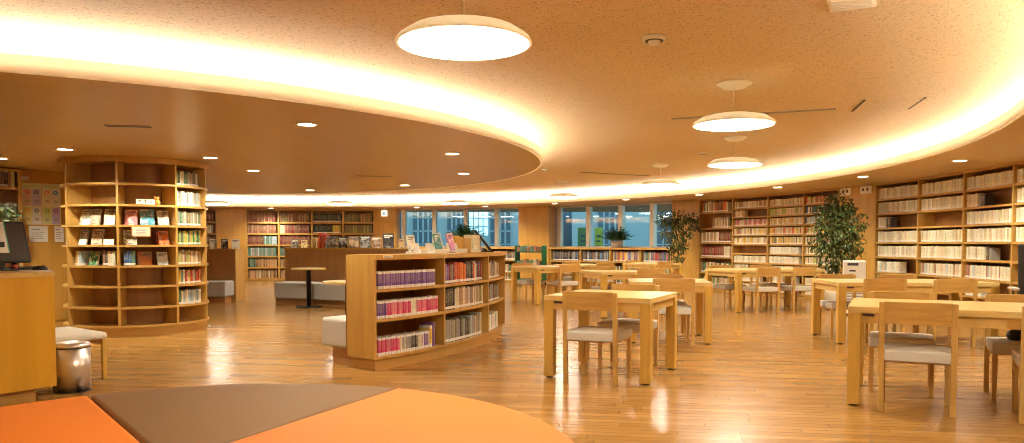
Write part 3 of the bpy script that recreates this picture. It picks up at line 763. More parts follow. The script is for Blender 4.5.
wl_fill = [
    [((0, .98), PW), ((0, .32), PW), ((0, .98), ['salmon', 'pink', 'cream', 'pink', 'ivory']), ((0, .98), ['cream', 'ivory', 'salmon', 'yellow', 'cream']), ((0, .98), ['cream', 'ivory', 'cream', 'yellow', 'tan']), None, ((0, .97), ['ivory', 'white', 'cream']), ((0, .45), ['cream', 'white']), ((0, .8), PW), ((0, .8), PW)],
    [((0, .98), PW), ((0, .98), ['cream', 'cream', 'ivory', 'lime']), ((0, .98), ['cream', 'ivory', 'yellow']), ((0, .98), ['cream', 'ivory', 'yellow', 'orange']), ((0, .98), ['cream', 'yellow', 'ivory', 'olive']), ((0, .86), ['white', 'white']), ((0, .86), ['ivory', 'white']), ((0, .9), PW), ((0, .8), PW), ((0, .8), PW)],
    [((0, .98), ['cream', 'tan', 'red', 'ivory', 'lime']), ((0, .98), ['blue', 'navy', 'white', 'ivory', 'green']), ((0, .98), ['blue', 'red', 'ivory', 'cream', 'paleblue']), ((0, .98), ['red', 'cream', 'lime', 'yellow']), ((0, .98), ['cream', 'olive', 'lime', 'tan']), ((0, .98), ['lime', 'olive', 'cream']), ((0, .98), ['cream', 'lime', 'olive']), ((0, .9), PW), ((0, .9), PW), ((0, .9), PW)]]
for bi in range(3):
    al, ar = WLc[bi + 1] - .12, WLc[bi + 2] + .12
    for si, e in enumerate(wl_fill[bi]):
        if e: row(WC, WR, False, al, ar, wlz[si], e[0][0], e[0][1], .145, .036, .11, e[1], (0, .32), '', 'book', .05, **K)
bk_fill = [[['rose', 'crimson', 'rose', 'salmon'], ['rose', 'salmon', 'rose', 'rose'], pickers((.5, ['rose', 'rose', 'crimson']), (1, ['teal', 'teal', 'paleblue'])), ['teal', 'teal', 'paleblue', 'grey'], pickers((.25, ['teal', 'darkgreen']), (1, ['tan', 'brown', 'tan'])), ['tan', 'brown', 'cream', 'tan']],
           [['brown', 'rose', 'olive', 'tan'], pickers((.16, ['cream']), (1, ['rose', 'crimson', 'rose'])), ['rose', 'crimson', 'rose'], ['teal', 'rose'], ['tan', 'brown'], ['tan', 'brown']],
           [['darkgreen', 'charcoal', 'darkgreen'], pickers((.66, ['darkgreen', 'darkgreen', 'black']), (1, ['lime', 'yellow'])), ['olive', 'brown'], ['teal', 'green'], ['tan'], ['tan']],
           [pickers((.5, ['darkgreen', 'charcoal', 'olive']), (1, ['olive', 'olive', 'tan'])), ['olive', 'olive', 'lime'], ['olive', 'tan'], ['tan'], ['tan'], ['tan']]]
for bi in range(4):
    al, ar = BKc[bi] - .15, BKc[bi + 1] + .15
    for si, e in enumerate(bk_fill[bi]): row(WC, WR, False, al, ar, bz[si], 0, .97, .25, .036, .17, e, (.67, 1) if bi != 2 else (0, .3), '', 'book', .03, **K)
for bi in range(2):
    al, ar = BK2[bi] - .15, BK2[bi + 1] + .15
    for si in range(6): row(WC, WR, False, al, ar, bz[si], 0, .95, .25, .036, .17, ['rose', 'crimson', 'rose'] if si != 1 else ['white', 'cream', 'grey'], (.67, 1), '', 'book', .04, **K)

# ---- low bookcases under the windows (in the window recess)
def low_case(label, a_left, a_right, n, pal):
    ang = [a_left + (a_right - a_left) * i / n for i in range(n + 1)]
    zz = [.66, .30, .06]
    curved_case('window_bookcase', label, 'bookcase', WC, WR, .40, False, ang, .04, ZSILL - .05, [zz] * n, 'shelf', 'case_back', .035, .03, .04, .03, .05)
    for i in range(n):
        for si, z in enumerate(zz):
            row(WC, WR, False, ang[i] - .2, ang[i + 1] + .2, z, .02, .95, .26 if si == 0 else .22, .035, .17, pal[i % len(pal)] if si == 0 else ['charcoal', 'tan', 'green', 'cream', 'rose'], (0, .32), '', 'book', .06, inset=.06, **K)
low_case('low oak bookcase under the window bay with the potted fern', A_W2[1] - .25, A_W2[0] + .2, 4, [['charcoal', 'black', 'navy', 'grey'], ['blue', 'charcoal', 'brown', 'paleblue', 'black'], ['rose', 'blue', 'red', 'violet', 'cream', 'yellow'], ['blue', 'violet', 'grey', 'cream', 'red', 'green']])
low_case('low oak bookcase under the window bay behind the island bookcase', A_W1[1] - .2, A_W1[0] + .2, 4, [['charcoal', 'grey', 'navy'], ['charcoal', 'brown', 'grey']])

# ---- build the books: the 300 largest as objects, the rest as one mass
UB = unit_book('book', 'book')
FACEOUT_N = 42
cand = sorted([k for k in BOOKS if not k['stuff']], key=lambda k: -k['area'])
solo = set(id(k) for k in cand[:300 - FACEOUT_N])
for k in BOOKS:
    if id(k) in solo:
        o = bpy.data.objects.new('book', UB); COL.objects.link(o)
        o.location = k['loc']; o.rotation_euler = (0, 0, k['rz']); o.scale = k['size']; o.color = k['col']
        o['label'] = '%s %s, %s from left, %s' % (NAMES.get(k['name'], k['name']), k['kind'], ordinal(k['i']), k['where'])
        o['category'] = 'book'; o['group'] = 'books, ' + k['where']
rest = [k for k in BOOKS if id(k) not in solo]
uvd = [tuple(l.uv) for l in UB.uv_layers['UVMap'].data]
V = []; F = []; MI = []; UV = []; CA = []
for k in rest:
    mx = Matrix.Translation(k['loc']) @ Matrix.Rotation(k['rz'], 4, 'Z') @ Matrix.Diagonal((*k['size'], 1))
    o = len(V)
    V += [tuple(mx @ v.co) for v in UB.vertices]
    for p in UB.polygons:
        F.append([o + i for i in p.vertices]); MI.append(p.material_index)
        for li in p.loop_indices: UV.append(uvd[li]); CA.append(k['col'])
me = bpy.data.meshes.new('shelved_books'); me.from_pydata(V, [], F)
me.materials.append(M['book_attr']); me.materials.append(M['pages'])
me.polygons.foreach_set('material_index', MI)
u = me.uv_layers.new(name='UVMap'); u.data.foreach_set('uv', [x for p in UV for x in p])
ca = me.color_attributes.new('book', 'FLOAT_COLOR', 'CORNER'); ca.data.foreach_set('color', [x for p in CA for x in p])
o = bpy.data.objects.new('shelved_books', me); COL.objects.link(o); o['kind'] = 'stuff'
tag(o, 'massed distant books filling the wall bookcases and window bookcases', 'books')

# ---- books standing face out
def faceout_mesh():
    bm = bmesh.new(); uvl = bm.loops.layers.uv.new('UVMap')
    def quad(P, uvs, mi):
        f = bm.faces.new([bm.verts.new(p) for p in P]); f.material_index = mi
        for l, uu in zip(f.loops, uvs): l[uvl].uv = uu
    q = [(0, 0), (1, 0), (1, 1), (0, 1)]
    quad([(-.5, 0, 0), (.5, 0, 0), (.5, 0, 1), (-.5, 0, 1)], q, 0)
    quad([(.5, .16, 0), (-.5, .16, 0), (-.5, .16, 1), (.5, .16, 1)], q, 0)
    quad([(-.5, .16, 0), (-.5, 0, 0), (-.5, 0, 1), (-.5, .16, 1)], [(.02, .1)] * 4, 0)
    quad([(.5, 0, 0), (.49, .02, 0), (.49, .02, 1), (.5, 0, 1)], q, 0)
    quad([(.49, .02, .01), (.49, .14, .01), (.49, .14, .99), (.49, .02, .99)], q, 1)
    quad([(-.5, .02, .985), (.49, .02, .985), (.49, .14, .985), (-.5, .14, .985)], q, 1)
    quad([(-.5, 0, 1), (.5, 0, 1), (.5, .02, 1), (-.5, .02, 1)], q, 0); quad([(-.5, .14, 1), (.5, .14, 1), (.5, .16, 1), (-.5, .16, 1)], q, 0)
    quad([(-.5, .16, 0), (.5, .16, 0), (.5, 0, 0), (-.5, 0, 0)], q, 0)
    me = bpy.data.meshes.new('book'); bm.to_mesh(me); bm.free()
    me.materials.append(M['cover']); me.materials.append(M['pages']); return me
FB = faceout_mesh()
def faceout(x, y, z, face_rz, w, h, tilt, col, label, group, alpha=.8, lean=0):
    """face_rz: direction the cover looks, as rotation of local -y"""
    o = bpy.data.objects.new('book', FB); COL.objects.link(o)
    o.location = (x, y, z); o.scale = (w, .13, h)
    o.rotation_mode = 'XYZ'
    o.rotation_euler = (Matrix.Rotation(face_rz, 4, 'Z') @ Matrix.Rotation(R(lean), 4, 'Y') @ Matrix.Rotation(R(-tilt), 4, 'X')).to_euler()
    o.color = (*C[col], alpha) if isinstance(col, str) else (*col, alpha)
    tag(o, label, 'book', group); return o
def card(x, y, z, rz, w, h, m, label, tilt=12, cat='card', marks=0, name='notice_card', th=.004):
    t = thing(name, label, cat, (x, y, z), rz)
    mx = Matrix.Rotation(R(-tilt), 4, 'X')
    b = new(m); b.box(-w / 2, w / 2, 0, th, 0, h, mx); b.build('sheet', parent=t)
    if marks:
        for k in range(marks):
            b = new('ink')
            xx = -w * .3 + w * .6 * k / max(1, marks - 1) if marks > 1 else 0
            s_ = h * .22
            # brush-like characters: two bars and a stem each
            b.box(xx - s_, xx + s_, -.001, 0, h * .66, h * .76, mx); b.box(xx - s_ * .8, xx + s_ * .8, -.001, 0, h * .40, h * .50, mx); b.box(xx - s_ * .15, xx + s_ * .15, -.001, 0, h * .22, h * .84, mx)
            b.build('character', parent=t)
    return t
def onpillar(a, r=PR - .10): x, y = pol(PC, r, a); return x, y, R(a) + pi / 2
gp = 'faced out books on the round pillar bookcase'
for a, w, h, s, col, lab, al in [(-115, .15, .20, 2, 'ivory', 'pale book faced out at left of third shelf, left bay of pillar bookcase', .25),
    (-102, .14, .20, 2, 'cream', 'cream book faced out in middle of third shelf, left bay of pillar bookcase', .3),
    (-87.5, .13, .20, 2, 'ivory', 'black and white book faced out at right of third shelf, left bay of pillar bookcase', .1),
    (-117, .15, .20, 3, 'grey', 'grey book faced out at left of fourth shelf, left bay of pillar bookcase', .9),
    (-100, .15, .20, 3, 'tan', 'beige book faced out right of the grey one on fourth shelf of pillar bookcase', .9),
    (-104, .13, .175, 4, (.03, .30, .10), 'bright green book faced out on fifth shelf of pillar bookcase', .9),
    (-69, .14, .19, 2, 'pink', 'pink and white book faced out on third shelf, centre bay of pillar bookcase', .95),
    (-55, .16, .20, 2, (.10, .35, .45), 'teal landscape book faced out on third shelf, centre bay of pillar bookcase', .95),
    (-40.5, .14, .19, 2, 'white', 'white and red book faced out at right of third shelf, centre bay of pillar', .15),
    (-70, .15, .19, 3, 'white', 'white book with black picture faced out on fourth shelf, centre bay of pillar', .05),
    (-40.5, .13, .18, 3, 'orange', 'orange book faced out on fourth shelf, centre bay of pillar bookcase', .6),
    (-58, .16, .165, 4, (.55, .17, .03), 'orange brown book faced out in middle of fifth shelf, centre bay of pillar', .25),
    (-42, .13, .165, 4, 'paleblue', 'white and blue book faced out at right of fifth shelf, centre bay of pillar', .95)]:
    x, y, rz = onpillar(a); faceout(x, y, pz[s], rz, w, h, 14, col, lab, gp, al)
x, y, rz = onpillar(-42.5, PR - .14); faceout(x, y, pz[3], rz + .25, .10, .17, 10, 'crimson', 'dark red book half hidden behind the orange one on pillar bookcase', gp, .2)
x, y, rz = onpillar(-98.5, PR - .15); faceout(x, y, pz[4], rz, .12, .18, 10, 'darkgreen', 'dark green book behind the bright green one on pillar bookcase', gp, .2)
for a, s, lab, w, h in [(-106, 2, 'white card under the cream book on third shelf, left bay of pillar', .11, .07), (-84.5, 2, 'white card below the black and white book on pillar bookcase', .10, .06), (-110, 3, 'white card right of the grey book on fourth shelf of pillar', .11, .07), (-86, 3, 'white card at right of fourth shelf, left bay of pillar', .12, .07)]:
    x, y, rz = onpillar(a, PR - .03); card(x, y, pz[s], rz, w, h, 'paper', lab, 14)
x, y, rz = onpillar(-57, PR - .05); card(x, y, pz[1], rz, .21, .065, 'paper', 'wide white sign with three dark characters on second shelf of pillar bookcase', 4, 'sign', 3, 'shelf_sign')
# small orange soft toy beside the sign
x, y, rz = onpillar(-47, PR - .10)
t = thing('soft_toy', 'small orange soft toy behind the end of the white sign on pillar', 'toy', (x, y, pz[1]), rz)
b = new('orangecard'); b.lathe([(.0005, 0), (.038, .006), (.045, .03), (.032, .055), (.02, .06)], 14); b.build('body', parent=t)
b = new('orangecard'); b.lathe([(.0005, .052), (.026, .06), (.032, .078), (.024, .095), (.0005, .10)], 14); b.build('head', parent=t)
for sx in (-1, 1):
    b = new('orangecard'); b.lathe([(.0005, .09), (.010, .094), (.008, .108), (.0005, .11)], 10, (sx * .022, 0)); b.build('ear', parent=t)
x, y, rz = onpillar(-61, PR + .004)
t = thing('hanging_notice', 'orange edged notice hanging from third shelf front of pillar bookcase', 'sign', (x, y, pz[2] - .145), rz)
b = new('orangecard'); b.box(-.105, .105, 0, .005, 0, .14); b.build('backing', parent=t)
b = new('card'); b.box(-.095, .095, -.002, 0, .008, .118); b.build('sheet', parent=t)
b = new('greyink')
for k in range(4): b.box(-.06, .06 - .012 * (k % 2), -.003, -.002, .03 + .02 * k, .037 + .02 * k)
b.build('lettering', parent=t)

# ------------------------------------------------------------------ island top displays
ZI = 1.046
def onisl(a, r=IR - .19): x, y = pol(IC, r, a); return x, y
gi = 'books displayed on top of the island bookcase'
def stand(a, r, w, label, steps=1):
    x, y = onisl(a, r)
    t = thing('display_stand', label, 'stand', (x, y, ZI), R(a) + pi / 2)
    b = new('white'); b.box(-w / 2, w / 2, -.05, .13, 0, .02); b.build('base', parent=t, bevel=.004)
    mx = Matrix.Translation((0, .04, .02)) @ Matrix.Rotation(R(-18), 4, 'X')
    b = new('white'); b.box(-w / 2, w / 2, 0, .006, 0, .09, mx); b.build('back_rest', parent=t)
    b = new('white'); b.box(-w / 2, w / 2, -.05, -.044, .02, .045); b.build('front_lip', parent=t)
    return t
stand(-29.0, IR - .17, .13, 'narrow white display stand at the near end of island top')
stand(-25.5, IR - .17, .27, 'white display stand below the white and blue leaflet on island top')
stand(-20.8, IR - .17, .30, 'white display stand below the pink book on island top')
stand(-15.2, IR - .17, .48, 'long white display stand below the upright white books on island top')
def isl_face(a, r, w, h, col, lab, al, dz=.02, turn=0, tilt=14, lean=0):
    x, y = onisl(a, r); faceout(x, y, ZI + dz, R(a) + pi / 2 + R(turn), w, h, tilt, col, lab, gi, al, lean)
isl_face(-30.0, IR - .19, .085, .17, 'ivory', 'cream book standing first on the island top display', .5, .02, -20)
isl_face(-24.3, IR - .19, .075, .20, 'paleblue', 'white and blue leaflet leaning on the island top display', .95, .02, -25, 14, -8)
isl_face(-25.0, IR - .17, .07, .19, (.05, .25, .20), 'teal book behind the white and blue leaflet on island top', .6, .02, -25, 14, -8)
isl_face(-21.3, IR - .19, .09, .20, (.62, .22, .42), 'pink and lilac book leaning on the island top display', .9, .02, -15, 14, -8)
# wooden bookend box with upright white books, dark board leaning at the end
x, y = onisl(-18.4, IR - .20)
t = thing('book_box', 'open orange brown wooden book box beside upright white books on island top', 'box', (x, y, ZI), R(-18.4) + pi / 2)
b = new('panel'); b.box(-.10, .10, .09, .10, 0, .19); b.build('back_board', parent=t)
b = new('panel'); b.prism([(-.05, 0), (.10, 0), (.10, .19), (-.05, .165)], 0, .01, Matrix.Translation((-.10, 0, 0)) @ Matrix(((0, 0, 1, 0), (1, 0, 0, 0), (0, 1, 0, 0), (0, 0, 0, 1)))); b.build('side_board', parent=t)
b = new('panel'); b.box(-.10, .10, -.05, .10, 0, .01); b.build('base_board', parent=t)
b = new('panel'); b.box(-.10, .10, -.05, -.04, 0, .16); b.build('front_board', parent=t)
for i in range(6):
    a = -16.6 + i * .50
    x, y = pol(IC, IR - .13, a); o = bpy.data.objects.new('book', UB); COL.objects.link(o); o.location = (x, y, ZI + .022); o.rotation_euler = (0, 0, R(a) + pi / 2); o.scale = (.042, .12, random.uniform(.165, .18)); o.color = (*shade(C['ivory' if i % 2 else 'white']), .2)
    tag(o, 'white paperback, %s from left of the upright row on the island top' % ordinal(i + 1), 'book', gi)
x, y = onisl(-13.6, IR - .19)
t = thing('leaning_board', 'dark slanted board leaning at the far end of the island top', 'board', (x, y, ZI), R(4))
mx = Matrix.Translation((.16, 0, .02)) @ Matrix.Rotation(R(-39), 4, 'Y')
b = new('black'); b.box(-.014, .014, -.10, .10, 0, .30, mx); b.build('board', parent=t)
b = new('card'); b.box(.014, .017, -.08, .08, .03, .27, mx); b.build('print', parent=t)
b = new('black'); b.box(-.02, .0, -.06, .06, 0, .17); b.build('support', parent=t)
b = new('black'); b.box(-.04, .19, -.08, .08, 0, .012); b.build('foot', parent=t)
x, y = pol(IC, IR + .022, -36.2)
t = thing('shelf_label', 'small white label on the front edge of the island top', 'label', (x, y, 1.022), R(-36.2) + pi / 2)
b = new('paper'); b.box(-.06, .06, -.001, .001, 0, .018); b.build('sticker', parent=t)
b = new('greyink'); b.box(-.05, .04, -.0015, -.001, .006, .011); b.build('lettering', parent=t)

# ------------------------------------------------------------------ sofa booths (ring partitions with benches inside)
def booth(label_p, label_s, a0, a1, r0, r1, ztop, rs, m_end):
    t = thing('sofa_partition', label_p, 'partition', (0, 0, 0))
    b = new('brown_panel'); b.arcbox(DC, r0, r0 + .03, a0, a1, .0, ztop - .03); b.build('inner_panel', parent=t)
    b = new('shelf'); b.arcbox(DC, r0 + .03, r1, a0, a1, 0, ztop - .03); b.build('body', parent=t)
    b = new('shelf'); b.arcbox(DC, r0 - .01, r1 + .01, a0 - .15, a1 + .15, ztop - .03, ztop); b.build('top_board', parent=t)
    s = thing('sofa_bench', label_s, 'bench', (0, 0, 0))
    b = new('sofa'); b.arcbox(DC, rs, r0 - .005, a0 + .3, a1 - (1.7 if a1 < 80 else -.8), .12, .42, max(6, int((a1 - a0) / 2))); b.build('cushion', parent=s, bevel=.03, seg=3)
    b = new('brown_panel'); b.arcbox(DC, rs + .12, r0 - .005, a0 + 1, a1 - 1.2, 0, .12); b.build('plinth', parent=s)
booth('curved brown partition with books along its top behind the island bookcase', 'grey curved bench with brown plinth against the partition topped with books', 34, 75.5, 4.74, 5.15, 1.06, 4.14, 'shelf')
booth('brown partition end glimpsed between pillar bookcase and back wall shelves', 'grey bench end beside the round pillar bookcase', 88, 112, 4.74, 5.2, 1.04, 4.30, 'shelf')
s = thing('ottoman_bench', 'pale grey low bench tucked behind the near end of the island bookcase', 'bench', (0, 0, 0))
b = new('stool'); b.arcbox(DC, 4.72, 5.14, -37.2, -14, .16, .44, 12); b.build('cushion', parent=s, bevel=.03, seg=3)
b = new('brown_panel'); b.arcbox(DC, 4.86, 5.14, -36.9, -15, 0, .16); b.build('plinth', parent=s)
# round tables with black pedestals
def round_table(x, y, label):
    t = thing('round_table', label, 'table', (x, y, 0), 0)
    b = new('oak_top'); b.lathe([(.0005, .675), (.285, .675), (.30, .68), (.30, .70), (.293, .705), (.0005, .705)], 40, smooth=False); b.build('tabletop', parent=t)
    b = new('black'); b.lathe([(.04, .01), (.04, .66), (.11, .662), (.11, .675)], 20); b.build('pole', parent=t)
    b = new('black'); b.lathe([(.0005, 0), (.23, 0), (.23, .01), (.05, .022), (.0005, .022)], 36); b.build('base', parent=t)
round_table(-3.65, 13.55, 'small round table on a black pole before the grey curved bench')
round_table(-1.93, 8.9, 'small round table half hidden behind the island bookcase')

# items along partition tops
def onpart(a, r): return pol(DC, r, a)
gb = 'books standing on the long partition top'
def part_face(px, w, h, col, lab, al, r=4.95, turn=0, base=1.06, lean=0, grp=gb, tilt=12):
    # position on the circle r along the line of sight slope
    s_ = (px - 512) / 755; a = 1 + s_ * s_; bb = -2 * (s_ * DC[0] + DC[1]); k = DC[0] ** 2 + DC[1] ** 2 - r * r
    y = (-bb + (bb * bb - 4 * a * k) ** .5) / (2 * a); x = s_ * y
    return faceout(x, y, base, atan2(-x, y) * -1 * -1 + R(turn), w, h, tilt, col, lab, grp, al, lean)
for px, w, h, col, lab, al, tn in [
    (295, .14, .17, 'charcoal', 'small dark book standing first along the long partition top', .5, 0), (304.5, .12, .15, 'ivory', 'small cream book right of the first dark one on partition top', .3, 0),
    (331, .22, .22, 'grey', 'wide grey and black book faced out right of the red spine on partition top', .0, 4), (343, .16, .21, 'black', 'dark slim book faced out beside the wide grey and black one', .35, 8),
    (354.3, .18, .22, 'tan', 'tan book with black shape faced out in the middle of the partition row', .0, 12), (365.5, .18, .23, 'charcoal', 'dark book with grey figure faced out on partition top', .35, 8),
    (377, .19, .215, 'brown', 'brown patterned book faced out on partition top', .35, 8), (401.5, .09, .17, 'cream', 'plain cream book at the right end of partition top', .9, 0)]:
    part_face(px, w, h, col, lab, al, 4.95, tn)
part_face(389, .20, .27, 'black', 'tallest black book faced out near the right end of partition', .05, 4.95, 10)
for i, (px, nm, h, dz) in enumerate([(312, 'ivory', .20, 0), (314.6, 'cream', .20, 0), (317, 'white', .19, 0), (320, 'red', .29, 0), (322.6, 'pink', .28, 0), (325, 'red', .26, 0)]):
    s_ = (px - 512) / 755; r = 4.90; a = 1 + s_ * s_; bb = -2 * (s_ * DC[0] + DC[1]); k = DC[0] ** 2 + DC[1] ** 2 - r * r
    y = (-bb + (bb * bb - 4 * a * k) ** .5) / (2 * a); x = s_ * y
    o = bpy.data.objects.new('book', UB); COL.objects.link(o); o.location = (x, y, 1.06); o.rotation_euler = (0, 0, -.22); o.scale = (.042, .15, h); o.color = (*C[nm], .8)
    tag(o, '%s upright book, %s from left of the spines on partition top' % (nm, ordinal(i + 1)), 'book', gb)
g1 = 'things on the short partition top'
part_face(214, .14, .20, 'ivory', 'pale book on the short partition top beside the pillar bookcase', .7, 4.95, 15, 1.04, 0, g1)
part_face(225, .13, .20, 'black', 'black book faced out on the short partition top', .4, 4.95, 0, 1.04, 0, g1)
part_face(236, .15, .20, 'white', 'plain white book faced out on the short partition top', 1, 4.95, 0, 1.04, 0, g1)

# ------------------------------------------------------------------ tables and chairs
def make_table(name, label, L_, loc, ang, grp):
    t = thing(name, label, 'table', loc, ang, grp)
    W_ = .93; hx, hy = L_ / 2, W_ / 2; zt = .705; lg = .085
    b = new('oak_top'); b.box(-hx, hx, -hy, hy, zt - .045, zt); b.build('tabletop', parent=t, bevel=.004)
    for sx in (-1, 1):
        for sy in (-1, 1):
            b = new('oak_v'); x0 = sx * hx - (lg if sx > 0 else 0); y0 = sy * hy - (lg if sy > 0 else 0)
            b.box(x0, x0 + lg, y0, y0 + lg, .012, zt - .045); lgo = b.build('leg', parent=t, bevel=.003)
            b = new('black'); b.lathe([(.026, 0), (.026, .012)], 14, (x0 + lg / 2, y0 + lg / 2)); b.build('glide', parent=lgo)
    for sy in (-1, 1):
        b = new('oak_h'); y0 = sy * (hy - .03) - .011; b.box(-hx + lg, hx - lg, y0, y0 + .022, zt - .115, zt - .045); b.build('apron', parent=t)
    for sx in (-1, 1):
        b = new('oak_h'); x0 = sx * (hx - .03) - .011; b.box(x0, x0 + .022, -hy + lg, hy - lg, zt - .115, zt - .045); b.build('apron', parent=t)
    b = new('dark'); b.box(-hx + lg + .01, -hx + lg + .085, -hy + .004, -hy + .016, zt - .066, zt - .05); b.build('bag_hook', parent=t)
    return t
def make_chair(label, loc, ang, grp):
    """origin between the back posts; faces local +y"""
    t = thing('dining_chair', label, 'chair', loc, ang, grp)
    for sx in (-1, 1):
        x = sx * .215
        b = new('oak_post'); k = .018
        b.hexa([(x - k, -.02 - .0, 0), (x + k, -.02, 0), (x + k, .02, 0), (x - k, .02, 0), (x - k, -.045, .752), (x + k, -.045, .752), (x + k, -.015, .752), (x - k, -.015, .752)])
        b.build('back_post', parent=t, bevel=.004)
        b = new('oak_post'); xf = sx * .205
        b.hexa([(xf - .015, .385, 0), (xf + .015, .385, 0), (xf + .015, .415, 0), (xf - .015, .415, 0), (xf - .018, .38, .375), (xf + .018, .38, .375), (xf + .018, .42, .375), (xf - .018, .42, .375)])
        b.build('front_leg', parent=t, bevel=.003)
        b = new('oak_chair'); b.box(sx * .207 - .011, sx * .207 + .011, .03, .39, .338, .358); b.build('side_rail', parent=t, bevel=.002)
    b = new('oak_chair'); b.box(-.19, .19, .375, .395, .338, .358); b.build('front_rail', parent=t, bevel=.002)
    b = new('oak_chair'); b.box(-.20, .20, .012, .03, .338, .358); b.build('rear_rail', parent=t, bevel=.002)
    # seat: padded, slightly domed
    b = new('seat'); n = 6; S = [[None] * (n + 1) for _ in range(n + 1)]
    for i in range(n + 1):
        for j in range(n + 1):
            u_, v_ = i / n * 2 - 1, j / n * 2 - 1
            S[i][j] = b.bm.verts.new((.226 * u_, .205 + .232 * v_, .425 + .012 * (1 - u_ * u_) * (1 - v_ * v_)))
    for i in range(n):
        for j in range(n): b.face([S[i][j], S[i + 1][j], S[i + 1][j + 1], S[i][j + 1]], True)
    rim = [S[i][0] for i in range(n + 1)] + [S[n][j] for j in range(1, n + 1)] + [S[i][n] for i in range(n - 1, -1, -1)] + [S[0][j] for j in range(n - 1, 0, -1)]
    lo = [b.bm.verts.new((v.co.x * .985, .205 + (v.co.y - .205) * .985, .350)) for v in rim]
    for i in range(len(rim)): j = (i + 1) % len(rim); b.face([rim[j], rim[i], lo[i], lo[j]])
    b.face(lo); b.build('seat', parent=t, bevel=.012, seg=3)
    # curved back slab between the posts
    b = new('oak_chair'); m_ = 8; A = []
    for i in range(m_ + 1):
        x = -.2 + .4 * i / m_; d = -.022 * (1 - (x / .2) ** 2)
        A.append(b.pts([(x, -.036 + d, .606), (x, -.012 + d, .606), (x, -.018 + d, .756), (x, -.042 + d, .756)]))
    for p, q in zip(A, A[1:]):
        for k in range(4): b.face([p[k], q[k], q[(k + 1) % 4], p[(k + 1) % 4]])
    b.face(A[0]); b.face(A[-1]); b.build('backrest', parent=t, bevel=.003)
    return t
CH = [None]; used = [False]
def chair(tb, ex, ey, face_away, label, turn=0):
    """ex: offset along the table's long axis; near side chairs have ey < 0"""
    (cx, cy), ang = tb
    e1 = (cos(ang), sin(ang)); e2 = (-sin(ang), cos(ang))
    x = cx + ex * e1[0] + ey * e2[0]; y = cy + ex * e1[1] + ey * e2[1]
    rz = ang + (0 if ey < 0 else pi) + R(turn)
    if CH[0] is None: CH[0] = make_chair(label, (x, y, 0), rz, 'oak chairs with grey seats at the reading tables')
    else: dup(CH[0], (x, y, 0), rz, label)
T = {}
def table(key, cx, cy, e2, L_, label):
    ang = atan2(-e2[0], e2[1])
    T[key] = ((cx, cy), ang)
    make_table('long_table' if L_ > 1.2 else 'square_table', label, L_, (cx, cy, 0), ang, 'long reading tables' if L_ > 1.2 else 'square reading tables')
table('A', .89, 6.67, (.43, .90), .93, 'square oak table nearest the island bookcase, one chair pulled up in front')
table('B', 3.385, 5.337, (.447, .895), 1.80, 'long oak table nearest the camera, cut by the picture edge')
table('C', 1.87, 9.06, (.13, .99), .93, 'square oak table directly behind the nearest square one')
table('D', 4.62, 8.98, (.06, .998), 1.76, 'long oak table before the pale wall bookcase, white air purifier behind it')
table('E', 4.40, 13.16, (-.344, .939), 1.80, 'long oak table in front of the cream and red paperback bookcase')
table('F', .62, 14.61, (-.515, .857), .93, 'square oak table in front of the green book cart')
table('G', 1.70, 12.12, (-.28, .96), .93, 'square oak table third in the line behind the nearest square one')
table('H', 1.50, 15.87, (-.5, .866), .93, 'square oak table before the window bookcase, left of the farthest one')
table('K', 3.15, 17.0, (-.6, .8), .93, 'farthest square oak table close to the slim ficus')
NEAR = -.575; FAR = .575
chair(T['A'], 0, NEAR, 1, 'oak chair with its back to camera at the nearest square table')
chair(T['A'], .02, FAR + .03, 0, 'oak chair on the far side of the nearest square table')
chair(T['B'], -.467, -.56, 1, 'oak chair with its back to camera at the nearest long table')
chair(T['B'], .345, -.56, 1, 'oak chair cut by the picture edge at the near side of front long table')
chair(T['B'], -.55, FAR, 0, 'oak chair on the far side of the front long table, nearer its end')
chair(T['B'], .26, FAR, 0, 'oak chair with a black pouch on its seat at the front long table')
chair(T['C'], .02, NEAR - .02, 1, 'oak chair with its back to camera at the second square table')
chair(T['C'], .02, FAR + .04, 0, 'oak chair on the far side of the second square table')
chair(T['D'], -.43, NEAR, 1, 'first oak chair on the near side of the long table before the air purifier')
chair(T['D'], .33, NEAR, 1, 'second oak chair on the near side of the long table before the air purifier')
chair(T['D'], -.52, FAR, 0, 'oak chair on the far side of the air purifier table, nearer the purifier')
chair(T['D'], .22, FAR, 0, 'oak chair on the far side of the air purifier table, farther from it')
chair(T['E'], -.44, NEAR - .05, 1, 'oak chair facing the cream and red bookcase, near side, first of two')
chair(T['E'], .30, NEAR - .05, 1, 'oak chair facing the cream and red bookcase, near side, second of two')
chair(T['E'], -.50, FAR, 0, 'oak chair between long table and cream and red bookcase, first of two')
chair(T['E'], .40, FAR, 0, 'oak chair between long table and cream and red bookcase, second of two')
chair(T['F'], .22, NEAR + .05, 1, 'oak chair on the near side of the table before the green cart')
chair(T['F'], -.10, FAR, 0, 'oak chair between the table and the green book cart')
chair(T['G'], .28, NEAR, 1, 'oak chair with its back to camera at the third square table')
chair(T['G'], .0, FAR, 0, 'oak chair on the far side of the third square table')
chair(T['H'], .12, NEAR, 1, 'oak chair on the near side of the table before the window bookcase')
chair(T['H'], .1, FAR, 0, 'oak chair against the window bookcase side of its table')
chair(T['K'], -.25, NEAR, 1, 'oak chair at the near side of the farthest square table')
chair(T['K'], .0, FAR, 0, 'oak chair at the far side of the farthest square table')

